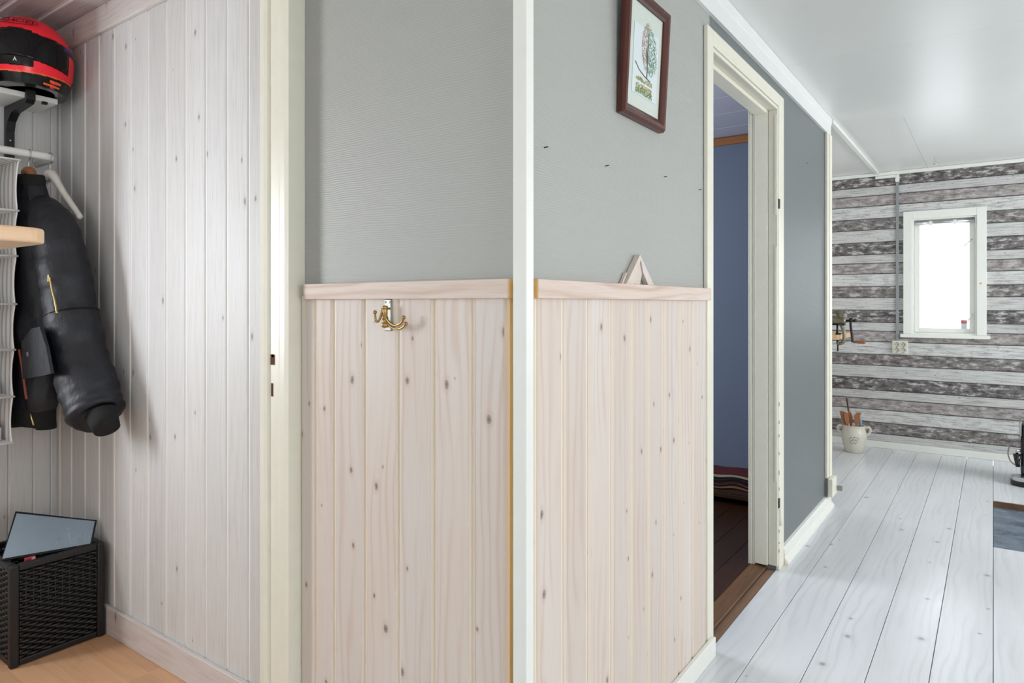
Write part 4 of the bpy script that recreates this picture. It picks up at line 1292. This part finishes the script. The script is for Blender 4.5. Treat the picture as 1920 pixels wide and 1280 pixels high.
for q, (h, ci) in enumerate(zip(hts, order)):
    x0, x1, N = -2.1, -1.02, 60
    l0, l1 = acc/tot, (acc+h)/tot
    bot = [(x0+(x1-x0)*i/N, zz_+acc+(wv(x0+(x1-x0)*i/N, l0) if q else 0)) for i in range(N+1)]
    top = [(x0+(x1-x0)*i/N, zz_+acc+h-0.0005+wv(x0+(x1-x0)*i/N, l1)) for i in range(N+1)]
    ins = 0.006*math.sin(q*2.1)+0.003
    MB().prism(bot+top[::-1], lambda u, v, hh: (u, hh, v), RGY+ins, 4.19).build('fold', plain('woven_wool', cols_[ci], 0.95, var=0.25, scale=120, bump=0.4), rg)
    acc += h

# ---------------------------------------------------------------- meat grinder clamped to a pine table
GY = 5.48
g = lambda px, py_, y=GY: onY(px, py_, y)
te = g(1574, 631)
tbz0, tbz1 = g(1570, 636).z, g(1570, 627).z
tb_ = thing('pine_table', (-1.5, GY+0.1, 0), 'pine table end with the meat grinder clamped on, half hidden by the wall', 'table')
MB().bevbox((-2.3, GY-0.07, tbz0), (te.x, GY+0.55, tbz1), 0.002).build('table_top', M['pine'], tb_)
for x in (-2.25, -1.32):
    for y in (GY-0.04, GY+0.48):
        MB().bevbox((x, y, 0), (x+0.05, y+0.05, tbz0-0.0003), 0.003).build('leg', M['pine'], tb_)
gr = thing('meat_grinder', (te.x-0.05, GY, tbz1), 'old tinned iron meat grinder with hand crank and wooden grip', 'meat grinder')
cxg = g(1570, 601)
k = MB().lathe([(0.0001, -0.05), (0.030, -0.05), (0.036, -0.045), (0.036, -0.032), (0.027, -0.026), (0.024, 0.03), (0.028, 0.04), (0.018, 0.058), (0.0001, 0.058)], cxg, 24, axis='x')
for i in range(9):
    k.bevbox((cxg.x-0.045+i*0.011, GY-0.030, cxg.z-0.016), (cxg.x-0.040+i*0.011, GY-0.02, cxg.z+0.012), 0.001)
k.build('barrel', M['oldtin'], gr)
ht = g(1575, 582)
MB().lathe([(0.014, cxg.z-ht.z+0.02), (0.018, -0.045), (0.042, -0.002), (0.044, 0.0), (0.041, 0.001), (0.017, -0.043), (0.0001, -0.043)], ht, 24).build('hopper', M['oldtin'], gr)
MB().bevbox((cxg.x-0.07, GY-0.022, cxg.z-0.034), (g(1585, 600).x, GY+0.022, cxg.z-0.026), 0.002).build('flange', M['iron'], gr)
cl = [g(1577, 608), g(1579, 613), g(1582, 619), g(1583, 628), g(1582.5, 637), g(1579, 642.5), g(1573, 644), g(1570.5, 641)]
MB().tube(curve_pts(cl, 5), [0.013]*36, 10).build('clamp', M['oldtin'], gr)
MB().bevbox((g(1567, 620).x, GY-0.016, tbz1+0.0003), (g(1577, 620).x, GY+0.016, tbz1+0.012), 0.002).build('clamp_jaw', M['iron'], gr)
MB().tube([g(1570, 608), g(1569.5, 625.6)], 0.007, 8).build('clamp_post', M['iron'], gr)
k = MB().tube([g(1570.5, 637), g(1571, 658)], 0.0055, 8).bevbox(g(1568, 640)+Vector((0, -0.01, 0)), g(1573.5, 643)+Vector((0, 0.01, 0)), 0.001)
k.build('clamp_screw', M['iron'], gr)
k = MB().tube([cxg+Vector((0.055, 0, 0)), g(1603, 601)], 0.0075, 10)
k.sphere(g(1603, 601), 0.012, 10, 8).sphere(g(1595.5, 600), (0.016, 0.014, 0.018), 12, 8)
k.tube(curve_pts([g(1595.5, 600), g(1595, 609), g(1596.5, 622), g(1598, 634), g(1598.5, 641.5)], 4), [0.009]*17, 8)
k.build('crank', M['iron'], gr)
ge, gf = g(1599, 641), g(1623.5, 641)
M['grip'] = wood('worn_beech_grip', lin(150, 96, 54), lin(110, 64, 34), lin(70, 40, 22), 'x', 0, 0.4, 0.3, 0.4)
L = gf.x-ge.x
MB().lathe([(0.0001, 0), (0.007, 0.0), (0.009, 0.1*L), (0.008, 0.2*L), (0.0115, 0.6*L), (0.012, 0.85*L), (0.007, 0.98*L), (0.0001, L)], ge, 18, axis='x').build('grip', M['grip'], gr)

# ---------------------------------------------------------------- stoneware crock with wooden utensils
ck = onZ(1602, 846, 0.0)
ck.y -= 0.02
cr_ = thing('stoneware_crock', (ck.x, ck.y, 0), 'pale stoneware crock with two ears and a blue-grey flower, on the floor', 'crock')
M['stone'] = plain('salt_glazed_stoneware', lin(206, 203, 188), 0.35, var=0.05, scale=30)
prof = [(0.0001, 0.0), (0.060, 0.0), (0.066, 0.006), (0.082, 0.06), (0.092, 0.115), (0.093, 0.140), (0.087, 0.175), (0.080, 0.195), (0.082, 0.210), (0.087, 0.216),
        (0.086, 0.220), (0.078, 0.216), (0.074, 0.195), (0.082, 0.150), (0.080, 0.10), (0.060, 0.020), (0.0001, 0.018)]
MB().lathe(prof, (ck.x, ck.y, 0), 40).build('body', M['stone'], cr_)
vd = Vector((0-ck.x, 0-ck.y)).normalized()          # towards the corridor
rt = Vector((-vd.y, vd.x))                          # to the right as seen from there
for s in (-1, 1):
    e = [(0.083, 0.200), (0.104, 0.208), (0.118, 0.192), (0.112, 0.165), (0.088, 0.140)]
    MB().tube(curve_pts([(ck.x+rt.x*s*a, ck.y+rt.y*s*a, z) for a, z in e], 5), 0.0095, 10).build('ear', M['stone'], cr_)
def on_crock(u, z):
    import bisect
    zs_, rs_ = [p[1] for p in prof[:10]], [p[0] for p in prof[:10]]
    i = max(1, min(9, bisect.bisect(zs_, z)))
    f = (z-zs_[i-1])/(zs_[i]-zs_[i-1])
    r = rs_[i-1]+(rs_[i]-rs_[i-1])*f+0.0012
    a = math.atan2(vd.y, vd.x)+u/0.09
    return (ck.x+r*math.cos(a), ck.y+r*math.sin(a), z)
k = MB()
def leafd(u, z, a, L, w):
    ps = [(-L/2, 0), (0, w/2), (L/2, 0), (0, -w/2)]
    k.add([on_crock(u+p*math.cos(a)-q*math.sin(a), z+p*math.sin(a)+q*math.cos(a)) for p, q in ps], [(0, 1, 2, 3)])
for u, z, a, L, w in ((-0.032, 0.120, 0.9, 0.012, 0.007), (-0.024, 0.132, 0.3, 0.011, 0.007), (-0.014, 0.128, 1.2, 0.011, 0.007), (0.004, 0.132, 0.2, 0.014, 0.010), (0.020, 0.130, -0.6, 0.012, 0.007),
                      (0.030, 0.122, -0.9, 0.011, 0.006), (0.036, 0.132, 1.0, 0.008, 0.004), (-0.008, 0.112, 0.5, 0.016, 0.009), (0.012, 0.112, -0.4, 0.016, 0.009), (-0.022, 0.104, 0.7, 0.016, 0.007),
                      (0.026, 0.108, 0.3, 0.012, 0.006), (-0.028, 0.090, 0.5, 0.022, 0.006), (-0.002, 0.096, 0.1, 0.010, 0.006), (0.020, 0.094, 0.4, 0.020, 0.005), (0.008, 0.085, -0.2, 0.024, 0.005), (-0.014, 0.080, 0.2, 0.030, 0.004)):
    leafd(u, z, a, L, w)
k.build('flower_motif', plain('cobalt_grey_glaze', lin(92, 98, 108), 0.35), cr_, fix=False)
M['ut'] = wood('oiled_olive_wood', lin(150, 98, 64), lin(104, 62, 38), lin(70, 40, 24), 'z', 0, 0.5, 0.4, 0.45, white=lin(170, 116, 78))
M['utd'] = wood('dark_walnut', lin(92, 56, 34), lin(60, 34, 20), lin(40, 24, 14), 'z', 0, 0.5, 0.4, 0.45)
def W3(r, dp, z):
    return Vector((ck.x+rt.x*r-vd.x*dp, ck.y+rt.y*r-vd.y*dp, z))
def utensil(nm, lb, foot, top, hl, hw, shape, m='ut'):
    """flat wooden tool standing in the crock, head up"""
    a, b = W3(*foot), W3(*top)
    d = (b-a).normalized()
    side_ = Vector((rt.x, rt.y, 0)); side_ = (side_-d*side_.dot(d)).normalized()
    nv_ = d.cross(side_)
    L = (b-a).length
    o = thing(nm, a, lb, 'kitchen tool', 'wooden tools in the stoneware crock')
    MB().tube([a, a+d*(L-hl*0.9)], 0.0065, 8).build('handle', M[m], o)
    if shape:
        outl = [(p*hw, L-hl+q*hl) for p, q in shape]
        MB().prism(outl, lambda u, v, h: tuple(a+d*v+side_*u+nv_*h), -0.004, 0.004).build('blade', M[m], o)
    return o
flat = [(-0.35, 0), (-0.9, 0.45), (-1.0, 0.98), (-0.6, 1.0), (0.7, 0.93), (0.95, 0.85), (0.9, 0.4), (0.35, 0)]
lea = [(-0.3, 0), (-0.85, 0.3), (-1.0, 0.62), (-0.6, 0.92), (0, 1.0), (0.6, 0.9), (1.0, 0.6), (0.85, 0.3), (0.3, 0)]
hookd = [(-0.4, 0), (-0.9, 0.35), (-0.95, 0.7), (-0.4, 0.95), (0.9, 1.0), (1.3, 1.05), (0.95, 0.8), (0.9, 0.4), (0.5, 0)]
utensil('wooden_spatula', 'slotted wooden spatula leaning left in the stoneware crock', (-0.025, 0.0, 0.025), (-0.085, 0.02, 0.325), 0.11, 0.022, flat)
utensil('wooden_spatula', 'wooden spatula second from the left in the stoneware crock', (-0.02, -0.02, 0.025), (-0.060, 0.0, 0.322), 0.11, 0.018, lea)
utensil('wooden_spoon', 'leaf-shaped wooden spoon in the middle of the stoneware crock', (0.0, 0.02, 0.025), (-0.035, 0.03, 0.328), 0.12, 0.019, lea)
utensil('rolling_stick', 'tall dark wooden stick rising highest from the stoneware crock', (0.0, 0.035, 0.025), (-0.056, 0.045, 0.445), 0.02, 0.01, None, 'utd')
utensil('wooden_ladle', 'hooked wooden ladle on the right of the stoneware crock', (0.0, -0.01, 0.025), (0.025, 0.0, 0.322), 0.10, 0.023, hookd)
o = thing('blue_handled_spoon', W3(0.03, 0.02, 0.025), 'spoon with a blue and white handle at the right of the crock', 'spoon')
MB().tube([W3(0.028, 0.02, 0.025), W3(0.044, 0.03, 0.205)], 0.006, 8).build('shaft', M['steel'], o)
MB().tube([W3(0.044, 0.03, 0.206), W3(0.049, 0.03, 0.245), W3(0.048, 0.03, 0.268)], [0.009, 0.010, 0.004], 10).build('handle', plain('blue_white_porcelain', lin(150, 178, 200), 0.2, var=0.3, scale=90), o)

# ---------------------------------------------------------------- coffee machine on the floor at the right edge
cmx, cmy = 0.185, 5.60
cfm = thing('coffee_machine', (cmx, cmy, 0), 'black and chrome coffee machine on the floor at the right edge', 'coffee machine')
def stad(hw, hd, n=10):
    r = hd
    return [(cmx-(hw-r)-r*math.sin(a), cmy+r*math.cos(a)) for a in [i*PI/n for i in range(n+1)]]+[(cmx+(hw-r)+r*math.sin(a), cmy-r*math.cos(a)) for a in [i*PI/n for i in range(n+1)]]
MB().prism(stad(0.092, 0.075), lambda u, v, h: (u, v, h), 0.0, 0.034).build('drip_tray', M['blackpl'], cfm)
MB().prism(stad(0.088, 0.071), lambda u, v, h: (u, v, h), 0.034, 0.060).build('tray_rim', M['steel'], cfm)
MB().prism(stad(0.078, 0.062), lambda u, v, h: (u, v, h), 0.0602, 0.062).build('tray_grille', M['steel'], cfm)
MB().bevbox((cmx-0.035, cmy+0.03, 0.0605), (cmx+0.12, cmy+0.24, 0.40), 0.012).build('body', M['blackpl'], cfm)
MB().bevbox((cmx-0.040, cmy+0.022, 0.32), (cmx-0.028, cmy+0.245, 0.415), 0.004).build('side_trim', M['steel'], cfm)
MB().bevbox((cmx-0.02, cmy-0.04, 0.27), (cmx+0.11, cmy+0.05, 0.40), 0.02).build('brew_head', M['blackpl'], cfm)
k = MB().tube([(cmx-0.052, cmy+0.02, 0.115), (cmx-0.056, cmy+0.02, 0.20)], [0.012, 0.022], 12)
k.build('steam_knob', M['blackpl'], cfm)
MB().tube([(cmx-0.056, cmy+0.02, 0.201), (cmx-0.056, cmy+0.02, 0.222), (cmx-0.03, cmy+0.04, 0.222)], 0.008, 8).build('steam_pipe', M['steel'], cfm)
cb_ = [(cmx-0.03, cmy+0.26, 0.235), (cmx-0.075, cmy+0.28, 0.225), (cmx-0.10, cmy+0.28, 0.165), (cmx-0.085, cmy+0.27, 0.10), (cmx-0.04, cmy+0.255, 0.075), (cmx+0.03, cmy+0.242, 0.08)]
MB().tube(curve_pts(cb_, 6), 0.0042, 8).build('power_cord', plain('beige_cord', lin(176, 170, 158), 0.5), cfm)

# ---------------------------------------------------------------- conduit, wall outlet
ca, cb2 = onY(1680, 500, YE).x, onY(1685.5, 500, YE).x
cn = thing('cable_conduit', ((ca+cb2)/2, YE, 0.95), 'grey cable conduit running down the plank-print wall to the outlet', 'conduit')
zt_, zl = ZC-0.032, onY(1683, 639, YE).z
MB().bevbox((ca, YE-0.014, zl), (cb2, YE-0.0005, zt_-0.05), 0.002).build('channel', plain('grey_plastic', lin(138, 142, 144), 0.4), cn)
el = MB().bevbox((ca-0.004, YE-0.017, zt_-0.06), (cb2+0.004, YE-0.0005, zt_), 0.002).bevbox((ca-0.15, YE-0.017, zt_-0.022), (ca-0.004, YE-0.0005, zt_), 0.002)
el.build('elbow_cover', M['white'], cn)
oa, ob = onY(1673.5, 651, YE).x, onY(1703, 651, YE).x
oz1, oz0 = onY(1688, 638.5, YE).z, onY(1688, 662.5, YE).z
ol = thing('wall_outlet', ((oa+ob)/2, YE, oz0), 'cream four-way wall outlet below the window', 'outlet')
MB().bevbox((oa, YE-0.030, oz0), (ob, YE-0.0005, oz1), 0.004).build('housing', plain('cream_bakelite', lin(214, 211, 196), 0.4), ol)
for i in (0, 1):
    for j in (0, 1):
        x = oa+(ob-oa)*(0.28+0.42*i); z = oz0+(oz1-oz0)*(0.28+0.42*j)
        so = MB().lathe([(0.0001, -0.0304), (0.019, -0.0304), (0.0195, -0.032), (0.0215, -0.032), (0.0215, -0.030)], (x, YE, z), 20, axis='y').build('socket', plain('cream_bakelite_dark', lin(190, 187, 172), 0.4), ol)
        for dx, dz in ((-0.009, 0.0), (0.009, 0.0), (0, 0.016), (0, -0.016)):
            MB().lathe([(0.0001, -0.0312), (0.0032, -0.0312), (0.0032, -0.030)], (x+dx, YE, z+dz), 8, axis='y').build('contact_hole', M['black'], so)

# ---------------------------------------------------------------- recessed plate in the floor
hp_ = thing('floor_plate', ((RX0+RX1)/2, (RY0+RY1)/2, -0.044), 'blue-grey smeared metal plate sunk into the white floor', 'floor plate')
def m_plate():
    k = NT('smeared_blue_grey_plate')
    x, y, z, r = k.coords(False)
    n1 = k.noise(k.comb(k.math('MULTIPLY', x, 5.0), k.math('MULTIPLY', y, 9.0), 0.0), 1.0, 4.0, 0.6)
    n2 = k.noise(k.comb(k.math('MULTIPLY', x, 16.0), k.math('MULTIPLY', y, 40.0), 1.0), 1.0, 3.0)
    col = k.mix(k.step(n1, 0.35, 0.7), lin(84, 98, 114), lin(124, 138, 152))
    col = k.mix(k.math('MULTIPLY', k.step(n2, 0.62, 0.7), 0.7), col, lin(178, 188, 196))
    return k.done(col, k.math('MULTIPLY_ADD', n1, 0.3, 0.15), 0.2, 0.5)
MB().box((RX0+0.002, RY0+0.001, -0.0445), (RX1+0.064, RY1-0.014, -0.036)).build('plate', m_plate(), hp_)
MB().bevbox((RX0+0.002, RY1-0.013, -0.0445), (RX1+0.064, RY1-0.0008, -0.002), 0.001).build('wooden_edge', M['brown_sill'], hp_)

# ---------------------------------------------------------------- plastic end piece and metal tab at the wall end
bx0 = thing('junction_block', (XB+0.02, 4.31, 0.08), 'cream junction box at the foot of the corridor wall end', 'junction box')
MB().bevbox((XB+0.0185, 4.245, 0.080), (XB+0.045, 4.368, 0.184), 0.004).build('cover', M['cream'], bx0)
MB().bevbox((XB+0.0185, 4.37, 0.095), (XB+0.075, 4.376, 0.125), 0.002).build('metal_tab', M['zinc'], bx0)
# ---------------------------------------------------------------- ceiling hook
hp2 = onZ(1752, 292, ZC)
MB_ = MB().tube(curve_pts([hp2+Vector((0, 0, 0.004)), hp2+Vector((0, 0, -0.03)), hp2+Vector((0.012, 0, -0.05)), hp2+Vector((0.006, 0, -0.065)), hp2+Vector((-0.008, 0, -0.055))], 5), 0.0028, 6)
tag(MB_.build('ceiling_hook', M['steel']), 'small metal screw hook in the white ceiling before the window', 'hook')
# ---------------------------------------------------------------- alarm sticker on the pane
s0, s1 = onY(1802, 600, YE+0.0695), onY(1813, 618, YE+0.0695)
stk = thing('window_sticker', ((s0.x+s1.x)/2, YE+0.0695, s1.z), 'small red and white sticker low on the window pane', 'sticker')
zm = s1.z+(s0.z-s1.z)*0.66
MB().box((s0.x, YE+0.0688, zm), (s1.x, YE+0.0695, s0.z)).build('red_field', plain('red_sticker_print', lin(186, 34, 56), 0.5, var=0.02), stk)
MB().box((s0.x, YE+0.0688, s1.z), (s1.x, YE+0.0695, zm-0.0002)).build('white_field', plain('white_sticker_print', lin(214, 220, 226), 0.5, var=0.02), stk)
vs, fs = text_geo('LARM', 0.017)
MB().add([((s0.x+s1.x)/2+x, YE+0.0684, (zm+s0.z)/2+y) for x, y in vs], fs).build('lettering', plain('white_letter_print', lin(235, 235, 235), 0.5, var=0.0), stk, fix=False)
